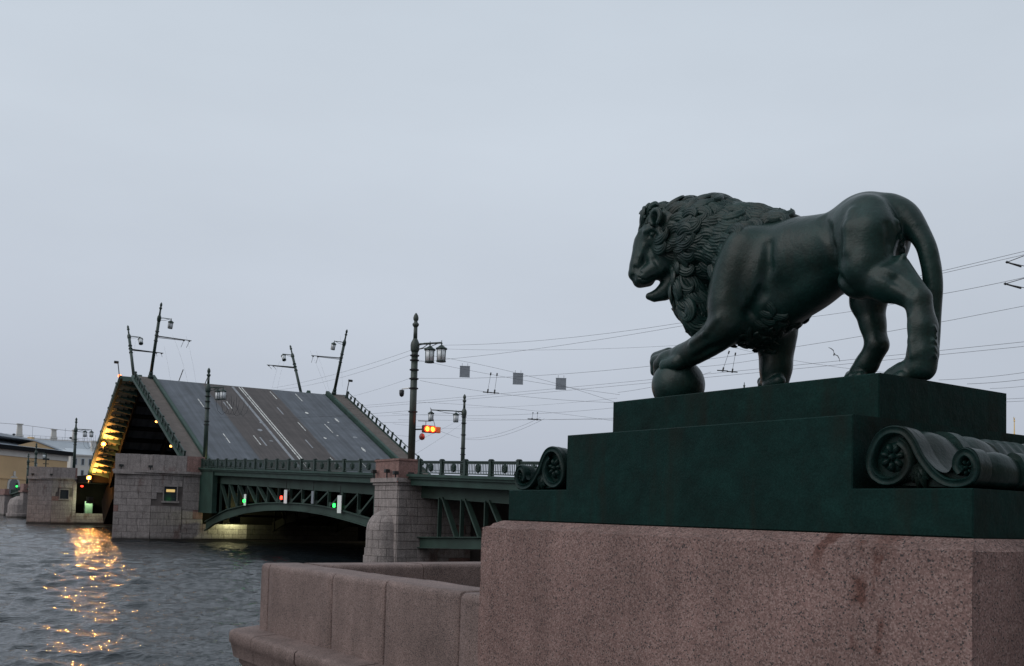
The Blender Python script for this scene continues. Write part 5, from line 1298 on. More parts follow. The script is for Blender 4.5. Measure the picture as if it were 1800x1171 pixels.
# on the leaves: they tilt with the roadway
def leaf_post(Lr,x,y,H_,side,lab):
    t=lamp_post('lamp_post',(0,0,0),H_,lab,'posts tilted on the raised leaves',lanterns=((1.6*side,0),),arms=((6.3,5.0*side,0),),rings=(7.2,6.5,5.7),r=.24)
    Mx=Lr.matrix_basis if Lr.matrix_basis else Lr.matrix_world
    t.matrix_world=Mx@Matrix.Translation((x,y,.24)); return t
bpy.context.view_layer.update()
def leaf_mat(o): return Matrix.Translation(o.location)@o.rotation_euler.to_matrix().to_4x4()
for Lr,x,y,H_,sd,lab in ((lf,2.3,32.6,11.4,1,'tallest tilted lamp post at the near leaf tip, left corner'),(lf,LW-1.9,32.9,10.9,-1,'tilted lamp post at the right corner of the near leaf tip'),
                         (lf2,LW-2.2,24.6,11.6,-1,'smaller tilted lamp post behind the near leaf tip, left'),(lf2,3.6,24.4,11.6,1,'lamp post leaning away behind the near leaf tip, right')):
    t=lamp_post('lamp_post',(0,0,0),H_,lab,'posts tilted on the raised leaves',lanterns=((1.7*sd,0),),arms=((6.3*H_/11.4,5.0*sd,0),),rings=(7.1*H_/11.4,6.5*H_/11.4,5.7*H_/11.4),r=.22)
    Mx=leaf_mat(Lr)@Matrix.Translation((x,y,.24)); t.location=Mx.to_translation(); t.rotation_euler=Mx.to_euler()
# small camera masts at the leaf tips
for Lr,x,y,lab in ((lf2,LW+.1,25.2,'small floodlight mast beside a red lamp on the far leaf tip'),(lf,LW-.4,31.5,'short mast at the right railing of the near leaf')):
    Mx=leaf_mat(Lr)@Matrix.Translation((x,y,.2)); mb=MB(); mb.tube([(0,0,0),(0,0,3.0)],.07,6)
    t=thing('camera_mast',Mx.to_translation(),lab,'mast','small masts on the leaves',rot=Mx.to_euler()); mb.build('pole',M_BLACK,t)
    mb=MB(); mb.box(-.1,.55,-.15,.15,2.85,3.15); mb.build('floodlight',M_BLACK,t)

# ------------------------------------------------------------------ signals, lamps that are lit
def point_light(parent,name,loc,col,W,size=.15,spot=None,aim=None):
    d=bpy.data.lights.new(name,'SPOT' if spot else 'POINT'); d.energy=W; d.color=col; d.shadow_soft_size=size; d.specular_factor=.08
    o=bpy.data.objects.new(name,d); COL.objects.link(o); o.parent=parent; o.location=loc
    if spot:
        d.spot_size=spot; d.spot_blend=.6; o.rotation_euler=(Vector(loc)-Vector(aim)).to_track_quat('Z','Y').to_euler()
    return o
E_RED=emit('visor_red_glow',(1,.05,.02),2.2); E_AMB=emit('signal_core',(1,.42,.03),5.0)
E_SOD=emit('sodium_lamp',(1,.32,.06),4.5); E_NAVR=emit('navigation_red',(1,.04,.02),6.0); E_NAVG=emit('navigation_green',(.03,1,.12),3.5)
E_PALE=emit('pale_lamp',(.85,1,.55),.9); E_WARM=emit('warm_lamp',(1,.72,.35),3.0)
# traffic signal on the slim-pier post
ts=thing('traffic_signal',(33.65,65.8,10.12),'lit red double traffic signal on the tall post','traffic light')
mb=MB(); mb.cbox(.42,1.42,-.62,-.34,-.24,.30,.04); hs=mb.build('housing',mat('signal_housing',(.10,.02,.015),.5),ts)
for x in (.70,1.14):
    mb=MB(); mb.lathe([(.17,0),(.17,.03),(.12,.06),(.01,.07)],n=16); mb.v=[(x+a,-.625-z,b+.03) for a,b,z in mb.v]; l_=mb.build('lens',E_AMB,ts,fix=True)
    mb=MB(); mb.lathe([(.215,0),(.215,.16),(.185,.16),(.185,0)],n=16); mb.v=[(x+a,-.622-z,b+.03) for a,b,z in mb.v]; mb.build('visor',E_RED,ts,fix=True)  # visors emit red themselves, a painted glow round the lenses
mb=MB(); mb.bar((.2,.2,.0),(.7,-.4,.02),.10,.10); mb.bar((.3,0,.62),(1.1,-.45,.62),.05,.05); mb.tube([(.7,-.45,.62),(.7,-.45,.28)],.025,5); mb.tube([(1.0,-.5,1.6),(1.42,-.5,.3)],.02,5); mb.build('mounting_bracket',M_BLACK,ts)
mb=MB(); mb.cbox(1.45,1.85,-.62,-.3,-.2,.24,.03); mb.build('side_box',mat('orange_box',(.45,.18,.05),.5),ts)
mb=MB(); mb.lathe([(.02,-.85),(.17,-.78),(.22,-.6),(.16,-.42),(.04,-.34)],(.42,-.45,.05),12); mb.build('bell',mat('bell_red',(.20,.03,.02),.4),ts,smooth=True)
point_light(ts,'signal_glow',(.9,-1.1,.1),(1,.12,.04),45,.2)
# dome camera on the same post
cc=thing('dome_camera',(33.45,66.9,13.1),'small dome camera on a bracket of the tall post','camera')
mb=MB(); mb.tube([(.1,-.4,.05),(-.1,.45,.05)],.05,6); mb.build('arm',M_WHITE,cc)
mb=MB(); mb.lathe([(.02,-.55),(.14,-.48),(.18,-.32),(.18,-.05),(.02,0)],(-.1,.5,.0),12); mb.build('dome',M_BLACK,cc,smooth=True)
# navigation boards hung in the arch
for (y,z,hh,wd,e,lab) in ((102.2,4.85,1.15,.62,E_NAVG,'white navigation board with a green lamp, left part of the arch'),(90.6,5.2,1.25,.75,E_NAVR,'white navigation board beside a red lamp at mid arch'),(84.0,5.15,1.1,.5,None,'small grey panel board hanging right of mid arch'),(78.1,4.6,1.45,.8,E_NAVG,'white navigation board beside a green lamp, right part of the arch')):
    t=thing('navigation_board',(33.35,y,z),lab,'board','navigation boards in the arch')
    mb=MB(); mb.cbox(-.03,.03,-wd/2,wd/2,-hh/2,hh/2,.01); mb.build('board',M_WHITE if e else M_SIGN,t)
    mb=MB(); mb.bar((.05,0,-hh/2),(.05,0,hh/2+.8),.05,.05); mb.build('hanger',M_BLACK,t)
    if e:
        dy=wd/2+.35 if y<95 else -.1
        mb=MB(); mb.lathe([(.02,-.18),(.11,-.13),(.11,.13),(.02,.18)],(-.15,dy,-.1),10); mb.build('lamp',e,t)
# distant embankment lights seen through the truss, added as bulbs under the deck
for x,y,z in ((64,109,6.5),(62,105,6.7),(63,103.5,6.3),(60,101,6.1),(63,99,6.5),(64,95,6.4),(64,94,6.4),(62,92,6.4),(60,88.5,6.3),(50,83,5.9),(58,104,6.8),(63,107.5,6.0)):
    mb=MB(); mb.lathe([(.02,-.16),(.16,-.05),(.16,.05),(.05,.16)],(0,0,0),8); mb.build('bulb',E_WARM,tag(thing('embankment_light',(x,y,z),'tiny warm embankment light glowing in the dark behind the arched truss','lamp','warm bulbs behind the truss')))
# sodium floodlights lighting the far leaf
def flood(loc,col_m,colr,W,lab,r=.34,aimv=(0,-1,.3),spot=None,aim=None,name='floodlight',wall=False):
    t=thing(name,loc,lab,'floodlight',rot=(0,0,pi) if wall else (0,0,0))
    mb=MB(); mb.cbox(-.38,.38,.05,.5,-.3,.3,.05); mb.box(-.05,.05,.2,.3,-.8,-.3)
    if wall: mb.box(-.62,.62,.1,.2,-.75,.45); mb.box(-.62,.62,-.5,.1,-.75,-.70)
    mb.build('housing',M_BLACK,t)
    mb=MB(); mb.lathe([(.02,.0),(r*.6,.06),(r,.16),(r,.22)],n=14); mb.v=[(a,z*.9-.16,b) for a,b,z in mb.v]; mb.build('lens',col_m,t,fix=True)
    point_light(t,'lamp_light',(0,-.45,0),colr,W,.25,spot,aim)
    return t
flood((32.6,181.3,8.15),E_SOD,(1,.42,.09),3400,'lower blazing sodium floodlight at the foot of the far leaf',.34)
flood((33.2,173.8,13.5),E_SOD,(1,.46,.11),1900,'upper blazing sodium floodlight halfway up the far leaf',.34)
t=thing('warning_lamp',(33.0,163.2,23.45),'small red warning lamp at the top of the far leaf','lamp')
mb=MB(); mb.lathe([(.02,-.25),(.24,-.15),(.24,.15),(.02,.25)],n=10); mb.build('lens',emit('warning_red',(1,.18,.05),6),t)
for x,y,z,lab in ((33.6,141.5,15.2,'tiny orange lamp under the near leaf edge, upper'),(33.7,133.8,11.6,'tiny orange lamp under the near leaf edge, lower')):
    t=thing('warning_lamp',(x,y,z),lab,'lamp'); mb=MB(); mb.lathe([(.02,-.14),(.15,-.1),(.15,.1),(.02,.14)],n=8); mb.build('lens',emit('edge_lamp',(1,.42,.1),5),t); point_light(t,'lamp_light',(-.2,-.0,-.3),(1,.5,.15),60,.1)
t=thing('warning_lamp',(34.0,195.2,6.9),'small red lamp on the far pier below the sodium lamp','lamp'); mb=MB(); mb.lathe([(.02,-.14),(.2,-.1),(.2,.1),(.02,.14)],n=8); mb.build('lens',E_NAVR,t)
# pale lamps over the pier ledges
flood((36.6,115.7,3.0),E_PALE,(.95,1,.52),520,'pale lamp under the arch lighting the big near pier ledge',.14,wall=True)
flood((35.4,195.0,4.6),E_PALE,(.9,1,.6),600,'pale lamp lighting the ledge of the far drawbridge pier',.2,wall=True)
flood((61,104,3.0),E_WARM,(1,.8,.3),120,'dim yellow lamp added under the deck for glints on the water',.2,wall=True)  # lamp added to lay yellow glints on the water
# control cabinets on the far ledge
for x,y,w_,h_,lab in ((35.6,197.2,1.3,2.2,'pale green cabinet on the far pier ledge beside the lamp'),(39.3,197.6,1.1,1.5,'dim green cabinet on the far pier ledge, farther in')):
    t=thing('control_cabinet',(x,y,2.06),lab,'cabinet','cabinets on the far ledge'); mb=MB(); mb.cbox(-w_/2,w_/2,-.4,.4,0,h_,.03); mb.build('housing',M_CAB,t); mb=MB(); mb.box(-w_/2+.1,w_/2-.1,-.42,-.402,.15,h_-.15); mb.build('door',M_CAB,t)

# ------------------------------------------------------------------ overhead wires and hanging signs
CAMP=Vector((0,0,CAM_H))
def at(px,py,Z):     # point whose picture position is px,py at Z metres along the view axis (used only to lay out the overhead net)
    return CAMP+(fwd+rgt*((px-900)/1800)+upv*((804-py)/1800))*Z
WL=[]
def wire(a,b,sag,lab,r=.016,group='overhead wires above the bridge approach'):
    a=Vector(a);b=Vector(b); n=14; pts=[]
    for i in range(n+1):
        t=i/n; p=a.lerp(b,t); p.z-=sag*4*t*(1-t); pts.append(p)
    mb=MB(); o=Vector(a); mb.tube([p-o for p in pts],r*.72,5)
    x=mb.build('overhead_wire',M_WIRE,None,loc=o); tag(x,lab,'wire',group); return x
WI=0; WLAB=['wire from the tall post collar rising to the upper right edge', 'wire from the tall post clamp rising beneath the topmost wire', 'nearly level wire from the tall post lanterns to the mane', 'wire from the tall post crossing between the hind legs of the lion', 'upper of the paired trolley wires running the whole width', 'lower of the paired trolley wires running the whole width', 'wire sloping from the tall post lanterns down past the square signs', 'second sloping wire from the tall post through the square signs', 'lowest sloping wire from the tall post down to the plinth corner', 'upper left wire from the tall post down to the raised leaf', 'lower left wire from the tall post down to the raised leaf', 'short left wire from the tall post to the right leaf railing', 'level wire just above the red signal running right', 'level wire beside the red signal running right to the plinth', 'level wire left of the tall post across the leaf corner', 'thin wire falling from the tall post to the plinth side', 'thin wire from the far post rising to the plinth corner', 'level wire from the far post towards the short hangers', 'short wire from the red signal to the far post', 'upper sagging wire from the far post to the short hangers', 'lower sagging wire from the far post to the short hangers', 'upper slanting wire between tall post and far post', 'lower slanting wire between tall post and far post', 'faint wire reaching the far post from the left', 'wire falling from under the belly to the far hind paw', 'wire right of the tail, first below the trolley pair', 'wire right of the plinth top carrying a dark clip', 'faint wire low at the right edge above the plinth', 'upper of two close wires right of the upper slab', 'lower of two close wires right of the upper slab', 'wire from the tail to the lower splitter', 'thin wire under the belly between the legs', 'wire from the plinth corner up to the ball', 'wire between forepaw and standing foreleg', 'wire across the leaf from the green post to the tall post', 'lower wire across the leaf to the tall post', 'wire from the right leaf edge down to the red signal']
for (a,b,sg,r) in (
    ((775,607,74),(1800,442,40),.9,.012),((736,636,74),(1800,448,42),.6,.012),((768,613,74),(1260,603,66),.25,.010),
    ((735,665,74),(1800,538,44),.9,.012),((600,716,112),(1800,601,48),.15,.013),((600,719.5,112),(1800,609,48),.15,.013),
    ((757,625,74),(1081,707,70),-.3,.012),((736,633,74),(1090,694,70),.15,.012),((738,669,74),(1085,708,68),.3,.012),
    ((480,682,118),(722,616,74),.3,.012),((470,687,118),(722,624,74),.5,.012),((602,701,110),(721,665,74),.1,.010),
    ((690,727,96),(1090,716,80),.4,.012),((700,738,96),(1085,735,80),.1,.012),((560,732,120),(790,727,100),.1,.012),
    ((735,707,76),(1085,741,74),-.2,.010),((815,717,122),(1085,700,80),.2,.010),((812,735,122),(1085,737,84),.1,.012),
    ((760,752,74),(808,770,122),.05,.014),((812,770,122),(950,734,86),.55,.014),((816,772,122),(957,736,86),.65,.014),
    ((728,778,74),(808,738,122),.05,.010),((728,800,74),(812,745,122),.05,.010),((690,745,118),(812,754,122),.1,.012),
    ((1270,606,60),(1560,655,50),.2,.010),((1650,668,44),(1800,655,40),.05,.010),((1700,675,46),(1800,667,42),.03,.012),((1740,683,50),(1800,679,48),.02,.010),
    ((1640,706,60),(1800,700,56),.02,.012),((1640,711,60),(1800,705,56),.02,.012),((1655,517,42),(1800,488,40),.02,.012),((1655,517,42),(1400,560,46),.1,.010),
    ((1086,690,70),(1250,654,66),.15,.012),((1230,645,64),(1340,631,62),.05,.012),((360,732,116),(720,722,76),.35,.012),((470,742,118),(725,742,76),.1,.012),((600,752,118),(728,768,76),.1,.010)):
    wire(at(*a),at(*b),sg,WLAB[WI],r); WI+=1
# wires that end at the tilted posts of the leaves
for L2,(a,b,sg) in zip(['left slack wire of the tallest tilted post', 'right slack wire of the tallest tilted post', 'slack wire of the smaller left tilted post', 'left slack wire of the right far tilted post', 'right slack wire of the right far tilted post', 'left slack wire below the right near tilted post', 'right slack wire below the right near tilted post', 'wire hanging behind the smaller left tilted post', 'wire hanging below the right near tilted post lantern'],(((303,589,148),(330,672,146),-.5),((327,591,148),(345,675,146),-.5),((288,608,160),(300,671,150),-.3),((494,632,165),(478,684,150),-.6),((502,632,165),(487,685,150),-.6),((545,616,162),(575,690,150),-.2),((556,618,162),(580,690,150),-.2),((238,600,168),(232,655,160),0),((598,590,158),(602,680,156),0))):
    wire(at(*a),at(*b),sg,L2,.010,'slack wires of the leaf posts')
# cable loops by the posts
def loops(c,n,rx,rz,lab):
    mb=MB(); c=Vector(c)
    for k in range(n):
        g=random.Random(k+3); off=k*rx*.75
        mb.tube([(off+rx*cos(a)*g.uniform(.95,1.05),-.1*k,rz*.9*sin(a)*g.uniform(.9,1.1)-(.4 if sin(a)<0 else 0)) for a in np.linspace(pi,2*pi,12)],.022,5)
    o=mb.build('cable_loops',M_WIRE,None,loc=c); tag(o,lab,'cable','cable loops at the posts')
loops((35.2,117.5,16.9),5,.75,2.0,'slack black cable loops right of the green post')
loops((37.2,209.6,17.0),5,1.0,2.6,'slack cable loops right of the far pier post')
# square sign backs on the span wire
for k,(px,py,Z) in enumerate(((817,653.5,73.5),(910.5,666,72.5),(986,675,71.5))):
    c=at(px,py,Z); t=thing('hanging_sign',c,('leftmost grey square sign hanging from the span wire','middle grey square sign hanging from the span wire','rightmost grey square sign hanging from the span wire')[k],'sign','square signs on the span wire',rot=(radians(-4),0,radians(-32)))
    mb=MB(); mb.cbox(-.36,.36,-.02,.02,-.41,.41,.008); mb.build('panel',M_SIGN,t)
    mb=MB(); mb.box(-.37,.37,-.035,-.021,-.42,-.36); mb.box(-.37,.37,-.035,-.021,.36,.42); mb.build('rim',M_SIGN,t)
    mb=MB(); mb.tube([(-.2,.03,.4),(-.2,.03,.62)],.012,5); mb.tube([(.2,.03,.4),(.2,.03,.62)],.012,5); mb.build('hanger',M_BLACK,t)
# trolley hangers with insulators
for k,(x0,y0,x1,y1,Z,lab) in enumerate(((863,655,857,690,72,'left of a pair of trolley hangers right of the first sign'),(874,656,869,691,72,'right of a pair of trolley hangers right of the first sign'),(1282,617,1270,652,62,'trolley hanger above the ball, left one under the lion'),(1293,620,1287,654,62,'trolley hanger right of its twin under the lion'),(937,725,935,737,78,'short trolley hanger left of its twin by the plinth'),(945,725,944,738,78,'short trolley hanger right of its twin by the plinth'))):
    a=at(x0,y0,Z);b=at(x1,y1,Z); t=thing('trolley_hanger',b,lab,'hanger','trolley wire hangers'); d=a-b
    mb=MB(); mb.tube([(0,0,0),d],.012,5); mb.build('rod',M_WIRE,t)
    mb=MB(); mb.tube([d*.86,d],.05,6); mb.tube([(0,0,-.05),d*.17],.055,6); mb.tube([(-.28,.17,.02),(.28,-.17,.0)],.035,5); mb.build('insulator',M_BLACK,t)
for k,(px,py,Z,dx,dy,lab) in enumerate(((1770,461,42,1,0,'upper wire splitter at the right edge of the sky'),(1767,499,42,1,0,'lower wire splitter at the right edge of the sky'))):
    c=at(px,py,Z); t=thing('wire_splitter',c,lab,'wire fitting','wire splitters')
    for (qx,qy) in ((1815,py-17 if k==0 else py-14),(1815,py+10)):
        mb=MB(); mb.tube([(0,0,0),at(qx,qy,Z-1)-c],.016,5); mb.build('branch_wire',M_WIRE,t)
    mb=MB(); mb.tube([(0,0,0),(at(1795,py+8,Z-.5)-c)],.035,6); mb.lathe([(.01,-.06),(.07,0),(.01,.06)],n=8); mb.build('insulator_rod',M_BLACK,t)
# street lamp whose lantern top just clears the plinth
c=at(1308,692,66); gz=2.7
st=thing('street_lamp',(c.x,c.y,gz),'street lamp whose cap and spike peep over the plinth behind the lion','street lamp')
hh=c.z-gz
mb=MB(); mb.lathe([(.2,0),(.2,.6),(.09,.8),(.07,hh-.6)],n=10); mb.build('pole',M_POLEG,st)
l_=link('lantern',ME_CAP,st,(0,0,hh-.25)); l_.scale=(1.05,1.05,1.0); link('glass',ME_GL,l_); link('frame',ME_FR,l_)
# gull
c=at(1466,623,75)
gl=thing('gull',c,'small gull gliding between the legs of the lion, far off','bird')
mb=MB(); V=[]
prof=[(-.30,.015,.0),(-.22,.05,.0),(-.08,.075,.01),(.08,.07,.015),(.20,.05,.03),(.27,.035,.045),(.33,.008,.04)]
n=8
for x,r,z in prof: V += [(x,r*cos(2*pi*k/n),z+r*.8*sin(2*pi*k/n)) for k in range(n)]
F=[(i*n+k,i*n+(k+1)%n,(i+1)*n+(k+1)%n,(i+1)*n+k) for i in range(len(prof)-1) for k in range(n)]+[tuple(range(n))[::-1],tuple(range((len(prof)-1)*n,len(prof)*n))]
mb.add(V,F)
for s in (1,-1):
    W_=[(.10,.05,.03),(.16,.30,.16),(.06,.58,.12),(-.10,.80,.02),(-.14,.78,.02),(-.06,.55,.10),(-.02,.28,.13),(-.08,.05,.02)]
    top=[(x,s*y,z+.012) for x,y,z in W_]; bot=[(x,s*y,z) for x,y,z in W_]
    for i in range(3):
        a=[top[i],top[i+1],top[6-i],top[7-i]]; b=[bot[i],bot[i+1],bot[6-i],bot[7-i]]
        mb.add(a+b,[(0,1,2,3),(7,6,5,4),(0,4,5,1),(1,5,6,2),(2,6,7,3),(3,7,4,0)])
mb.add([(-.28,.03,.0),(-.28,-.03,.0),(-.42,-.08,.0),(-.42,.08,.0),(-.28,.03,.015),(-.28,-.03,.015),(-.42,-.08,.01),(-.42,.08,.01)],[(0,1,2,3),(7,6,5,4),(0,4,5,1),(1,5,6,2),(2,6,7,3),(3,7,4,0)])
b=mb.build('body',mat('gull_grey',(.10,.10,.10),.8),gl,fix=True); gl.rotation_euler=(radians(55),radians(-25),radians(35)); gl.scale=(.85,.85,.85)

# ------------------------------------------------------------------ far bank
mb=MB(); mb.box(-2500,2500,315,9000,-1,2.6); o=mb.build('far_bank_ground',M_LAND); tag(o,kind='structure')
# far spans of the bridge and their pier
def far_span():
    org=(XN,211.0,0); oy=211.0
    t=thing('bridge_span',org,'far fixed span running to the ochre building bank','bridge span','fixed spans of the bridge')
    z=lambda y: rail_z(y)
    mb=MB(); n=6
    for k in range(n):
        a=211+(285-211)*k/n; b=211+(285-211)*(k+1)/n
        mb.hexa([(.2,a-oy,z(a)-1.9),(32.5,a-oy,z(a)-1.9),(32.5,b-oy,z(b)-1.9),(.2,b-oy,z(b)-1.9),(.2,a-oy,z(a)-1.2),(32.5,a-oy,z(a)-1.2),(32.5,b-oy,z(b)-1.2),(.2,b-oy,z(b)-1.2)])
    mb.build('deck_slab',M_GIRDER,t)
    mb=MB(); mb.hexa([(-.3,0,z(211)-1.35),(.2,0,z(211)-1.35),(.2,74,z(285)-1.35),(-.3,74,z(285)-1.35),(-.3,0,z(211)-1.05),(.2,0,z(211)-1.05),(.2,74,z(285)-1.05),(-.3,74,z(285)-1.05)]); mb.build('cornice',M_GREEN,t)
    railing(t,0,[212+3.13*k for k in range(24)],lambda y:z(y)-1.05,org=(0,oy,0))
far_span()
def far_pier(x,y,lab,ztop,wide):
    t=thing('bridge_pier',(x,y,0),lab,'pier','granite piers of the drawbridge')
    mb=MB(); mb.box(0,33,0,wide,-1,ztop); mb.build('shaft',M_PIER,t)
    mb=MB(); mb.lathe([(wide*.55,-1),(wide*.55,1.0),(wide*.5,1.1),(wide*.5,3.0),(wide*.42,4.2),(wide*.2,4.9),(.05,5.1)],(0,wide/2,0),16); mb.build('cutwater',M_PIER,t,smooth=False)
    mb=MB(); mb.box(-.3,3,-.3,wide+.3,ztop,ztop+.35); mb.box(.0,1.6,0,wide,ztop+.35,ztop+1.9); mb.build('parapet_block',M_PIERRED,t)
far_pier(32.0,254.5,'distant low bridge pier with rounded cutwater at the left edge',5.9,5.5)
ab=thing('bridge_abutment',(31.5,284,0),'distant granite abutment with red parapet where the bridge lands','abutment')
mb=MB(); mb.box(0,36,0,34,-1,5.2); mb.build('wall',M_PIER,ab); mb=MB(); mb.box(-.3,36,-.3,34,5.2,5.5); mb.box(0,1,0,34,5.5,6.75); mb.build('parapet_block',M_PIERRED,ab)
# buildings
def facade(name,origin,az,label,L_,zE,build):
    t=thing(name,origin,label,'building',rot=(0,0,radians(90)-az)); build(t,L_,zE); return t
def ochre(t,L_,zE):      # local x along facade (receding right), y away from viewer
    mb=MB(); mb.box(0,L_,0,22,0,zE-2.0); mb.build('wall',M_YELLOW,t)
    mb=MB(); mb.box(-.2,L_+.2,-.25,22.2,zE-2.0,zE-.2); mb.build('frieze',M_CREAM,t)
    mb=MB(); mb.box(-1.2,L_+1.2,-1.6,23,zE-.2,zE+1.0); mb.build('eave',M_ROOFD,t)
    mb=MB(); mb.prism_yz([(-1.7,zE+1.0),(23,zE+1.0),(11,zE+3.6)],-1.3,L_+1.3); rf=mb.build('roof',M_ROOF,t,fix=True)
    # low pediment gable with metal roof
    gx0,gx1=9.0,L_*.86; xm=(gx0+gx1)*.36+4; V=[(gx0,-.3,zE+1.0),(gx1,-.3,zE+1.0),(xm,-.3,zE+3.1),(gx0,14,zE+1.0),(gx1,14,zE+1.0),(xm,14,zE+3.1)]
    mb=MB(); mb.add(V,[(0,1,2),(5,4,3),(0,3,4,1)]); mb.build('pediment',M_YELLOW,t)
    mb=MB(); e=.45; mb.hexa([(-6,-.6,zE+3.6),(xm,-.6,zE+3.15),(xm,14,zE+3.15),(-6,14,zE+3.6),(-6,-.6,zE+4.6),(xm,-.6,zE+3.5),(xm,14,zE+3.5),(-6,14,zE+4.6)]); mb.hexa([(xm,-.6,zE+3.1),(gx1+1,-.6,zE+1.02),(gx1+1,14,zE+1.02),(xm,14,zE+3.1),(xm,-.6,zE+3.5),(gx1+1.4,-.6,zE+1.4),(gx1+1.4,14,zE+1.4),(xm,14,zE+3.5)]); mb.build('gable_roof',M_ROOF,t)
    mb=MB(); mb.box(L_*.60,L_*.60+1.4,3,4.4,zE+1.2,zE+4.6); mb.build('chimney',M_YELLOW,t)
    # windows and arched doorway
    for x,z0,z1,wd in ((L_*.755,zE-7.4,zE-4.6,1.9),):
        w_=MB(); w_.box(x-wd/2-.25,x+wd/2+.25,-.12,.1,z0-.25,z1+.25); f=w_.build('window',M_CREAM,t); w_=MB(); w_.box(x-wd/2,x+wd/2,-.16,-.121,z0,z1); w_.build('pane',M_WINDOW,f)
    x=L_*.27; w_=MB()
    arch=lambda r,y,cz:[(x+r*cos(a),y,cz+r*sin(a)) for a in np.linspace(0,pi,13)]
    cz=zE-10.5
    o=arch(2.9,-.2,cz)+[(x-2.9,-.2,1),(x+2.9,-.2,1)]; w_.add(o,[tuple(range(15))]); ob=arch(2.9,.1,cz)+[(x-2.9,.1,1),(x+2.9,.1,1)]
    w_.add(o+ob,[(i,(i+1)%15,15+(i+1)%15,15+i) for i in range(15)]); d=w_.build('arched_doorway',M_CREAM,t,fix=True)
    w_=MB(); w_.add(arch(2.1,-.26,cz)+[(x-2.1,-.26,1),(x+2.1,-.26,1)],[tuple(range(15))]); w_.build('door_glazing',M_WINDOW,d)
    w_=MB(); w_.box(x-.35,x+.35,-.35,.1,cz+2.7,cz+4.2); w_.build('keystone',M_CREAM,d)
    w_=MB(); w_.box(0,L_,-.3,.05,zE-8.6,zE-8.2); w_.build('string_course',M_YELLOW,t)
az=radians(32.6+7.9)
facade('ochre_building',(32.0,320.5,2.6),az,'ochre stucco building with black eave and pale metal roof on the far bank',37.0,16.0,ochre)
def slate(t,L_,zE):
    mb=MB(); mb.box(-60,L_,0,30,0,zE-6); mb.build('wall',M_CREAM,t)
    mb=MB(); mb.hexa([(-60,-.5,zE-6),(L_,-.5,zE-6),(L_,30,zE-6),(-60,30,zE-6),(-60,4,zE),(L_-1,4,zE),(L_-1,26,zE),(-60,26,zE)]); mb.build('roof',M_ROOF,t)
    mb=MB(); mb.box(-60.5,L_+.5,-1.0,30,zE-6.6,zE-6.01); mb.build('cornice',M_CREAM,t)
    mb=MB(); mb.box(-60,L_,3.9,4.1,zE+.1,zE+.5); mb.build('ridge_band',M_CREAM,t)
    for k,(x,h,wd) in enumerate(((8.2,6.0,2.1),(21.8,4.6,2.0),(30.2,4.9,1.7))):
        mb=MB(); mb.hexa([(x-wd*.6,5,zE-.2),(x+wd*.6,5,zE-.2),(x+wd*.6,7,zE-.2),(x-wd*.6,7,zE-.2),(x-wd*.42,5.2,zE+h),(x+wd*.42,5.2,zE+h),(x+wd*.42,6.8,zE+h),(x-wd*.42,6.8,zE+h)]); mb.box(x-wd*.6,x+wd*.6,4.9,7.1,zE+h,zE+h+.4); mb.box(x-wd*.7,x+wd*.7,4.8,7.2,zE+1.0,zE+1.4); mb.build('chimney',M_CREAM,t)
    for x in (6.0,28.5):
        mb=MB(); mb.lathe([(.02,-.45),(.45,-.35),(.6,0),(.45,.35),(.02,.45)],(x,5,zE+1.6),12); mb.build('roof_vent',M_ROOFD,t)
    mb=MB()
    for k in range(40): mb.box(-50+2.2*k-.04,-50+2.2*k+.04,3.0,3.08,zE+.1,zE+1.6)
    mb.box(-60,L_,3.0,3.08,zE+1.5,zE+1.6); mb.box(-60,L_,3.0,3.06,zE+.8,zE+.86); mb.build('roof_railing',M_SIGN,t)
    mb=MB(); mb.tube([(-55,4,zE+6.6),(8,4,zE+5.9),(22,4,zE+4.9),(36,4,zE+4.2)],.07,5); mb.build('aerial_wire',M_WIRE,t)
    for x in (0,13,26,34): 
        mb=MB(); mb.tube([(x,4,zE),(x,4,zE+5.6)],.06,5); mb.build('aerial_mast',M_SIGN,t)
p0=at(0,768,425)
facade('slate_roof_building',(p0.x,p0.y,2.6),radians(32.6+55),'long grey-roofed building with chimneys behind the ochre building',37.0,p0.z-2.6,slate)
def palebld(t,L_,zE):
    mb=MB(); mb.box(0,L_,0,16,0,zE-1.2); mb.build('wall',M_CREAM,t)
    mb=MB(); mb.box(-.4,L_+.4,-.5,16.5,zE-1.2,zE-.7); mb.build('cornice',M_CREAM,t)
    mb=MB(); mb.prism_yz([(-.6,zE-.7),(16.5,zE-.7),(8,zE+1.8)],-.4,L_+.4); mb.build('roof',M_ROOF,t,fix=True)
    for k in range(5):
        x=1.6+k*2.6
        for z in (zE-4.4,zE-8.6):
            w_=MB(); w_.box(x-.65,x+.65,-.1,.1,z-.2,z+2.4); f=w_.build('window',M_ROOF,t); w_=MB(); w_.box(x-.45,x+.45,-.14,-.101,z,z+2.2); w_.build('pane',M_WINDOW,f)
    mb=MB(); mb.box(8.6,10.4,5,7,zE,zE+4.5); mb.box(8.4,10.6,4.8,7.2,zE+4.5,zE+5); mb.build('chimney',M_CREAM,t)
p1=at(125,795,372)
facade('pale_building',(p1.x,p1.y,2.6),radians(32.6+52),'pale stucco building with dark windows between the far post and the far leaf',16.0,p1.z-2.6,palebld)
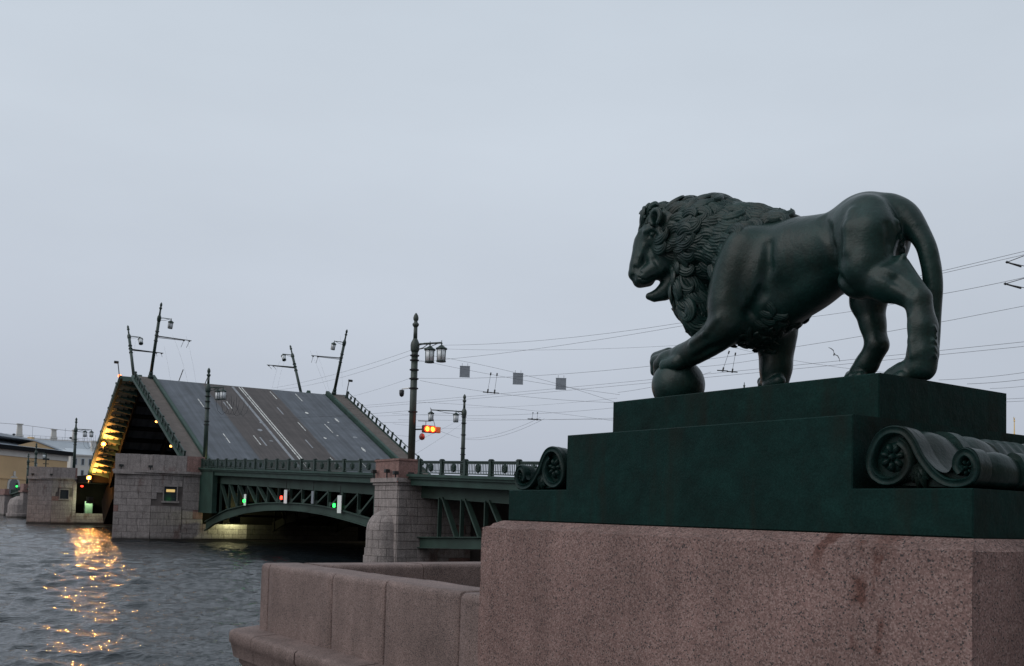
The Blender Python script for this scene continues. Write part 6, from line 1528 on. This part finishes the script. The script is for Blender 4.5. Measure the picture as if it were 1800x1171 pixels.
# signpost on far span
t=thing('sign_post',(at(83,770,300).x,at(83,770,300).y,rail_z(283)-1),'dark post with crossed sign arms before the ochre wall','sign post')
zt_=at(83,797,300).z-t.location.z
mb=MB(); mb.tube([(0,0,0),(0,0,zt_)],.16,6); mb.build('pole',M_POLEG,t); mb=MB(); mb.box(-.9,.9,-.1,.1,zt_-2.0,zt_-1.5); mb.box(-.8,.8,-.08,.08,zt_-3.2,zt_-3.0); mb.build('sign_arm',M_BLACK,t)
mb=MB(); mb.lathe([(.02,-.25),(.25,-.15),(.25,.15),(.02,.25)],(0,0,0),8); mb.v=[v for v in mb.v]
c=at(29.5,855,285); t=thing('traffic_light',c,'distant green traffic light left of the far pier','traffic light'); mb.build('lens',E_NAVG,t); m2=MB(); m2.cbox(-.3,.3,.2,.5,-.6,.9,.03); m2.build('housing',M_BLACK,t)
# unseen building front, added behind the camera to shade the right-hand faces
eb=thing('shading_building',(-130,-27,2.7),'unseen ochre building front added behind the viewer to shade the plinth','building')
mb=MB(); mb.box(0,420,-16,0,0,19.5); mb.build('wall',M_YELLOW,eb); mb=MB(); mb.box(-.8,420.8,-16.8,.9,19.5,20.9); mb.build('cornice',M_CREAM,eb)
mb=MB(); mb.prism_yz([(-16.5,20.9),(.5,20.9),(-8,25.5)],-.5,420.5); mb.build('roof',M_ROOF,eb,fix=True)
fr=MB(); fr.box(-1.1,1.1,0,.12,0,4.2); fm=fr.mesh('window',M_CREAM); pn=MB(); pn.box(-.8,.8,.121,.15,.3,3.9); pm=pn.mesh('pane',M_WINDOW)
for k in range(40):
    for z in (2.5,8.3,13.8):
        w_=link('window',fm,eb,(100+3.9*k,0,z)); link('pane',pm,w_)
# gilded spire on the skyline at the right
c=at(1783,733,1150)
sp=thing('gilded_spire',(c.x,c.y,0),'slender gilded spire with a figure on top, far off at the right edge','spire')
H_=c.z
mb=MB(); mb.box(-9,9,-9,9,2,H_-62); mb.box(-6,6,-6,6,H_-62,H_-44); mb.build('tower',M_CREAM,sp)
mb=MB(); mb.lathe([(4.6,H_-44),(3.0,H_-40),(1.5,H_-36),(.62,H_-17),(.42,H_-5)],n=8); mb.build('needle',M_GOLD,sp)
mb=MB(); mb.lathe([(.4,H_-5.4),(1.0,H_-4.8),(.9,H_-4.0),(.35,H_-3.6),(.3,H_-3.2)],n=10); mb.tube([(0,0,H_-3.4),(-.5,0,H_-2.2),(-.9,0,H_-1.1)],[.5,.65,.3],6); mb.tube([(-.4,0,H_-2.2),(1.6,0,H_-.7)],[.45,.12],6); mb.tube([(-.9,0,H_-1.1),(-1.5,0,H_-.2)],[.25,.3],6); mb.build('figure',M_GOLD,sp)
SC.cycles.use_denoising=True
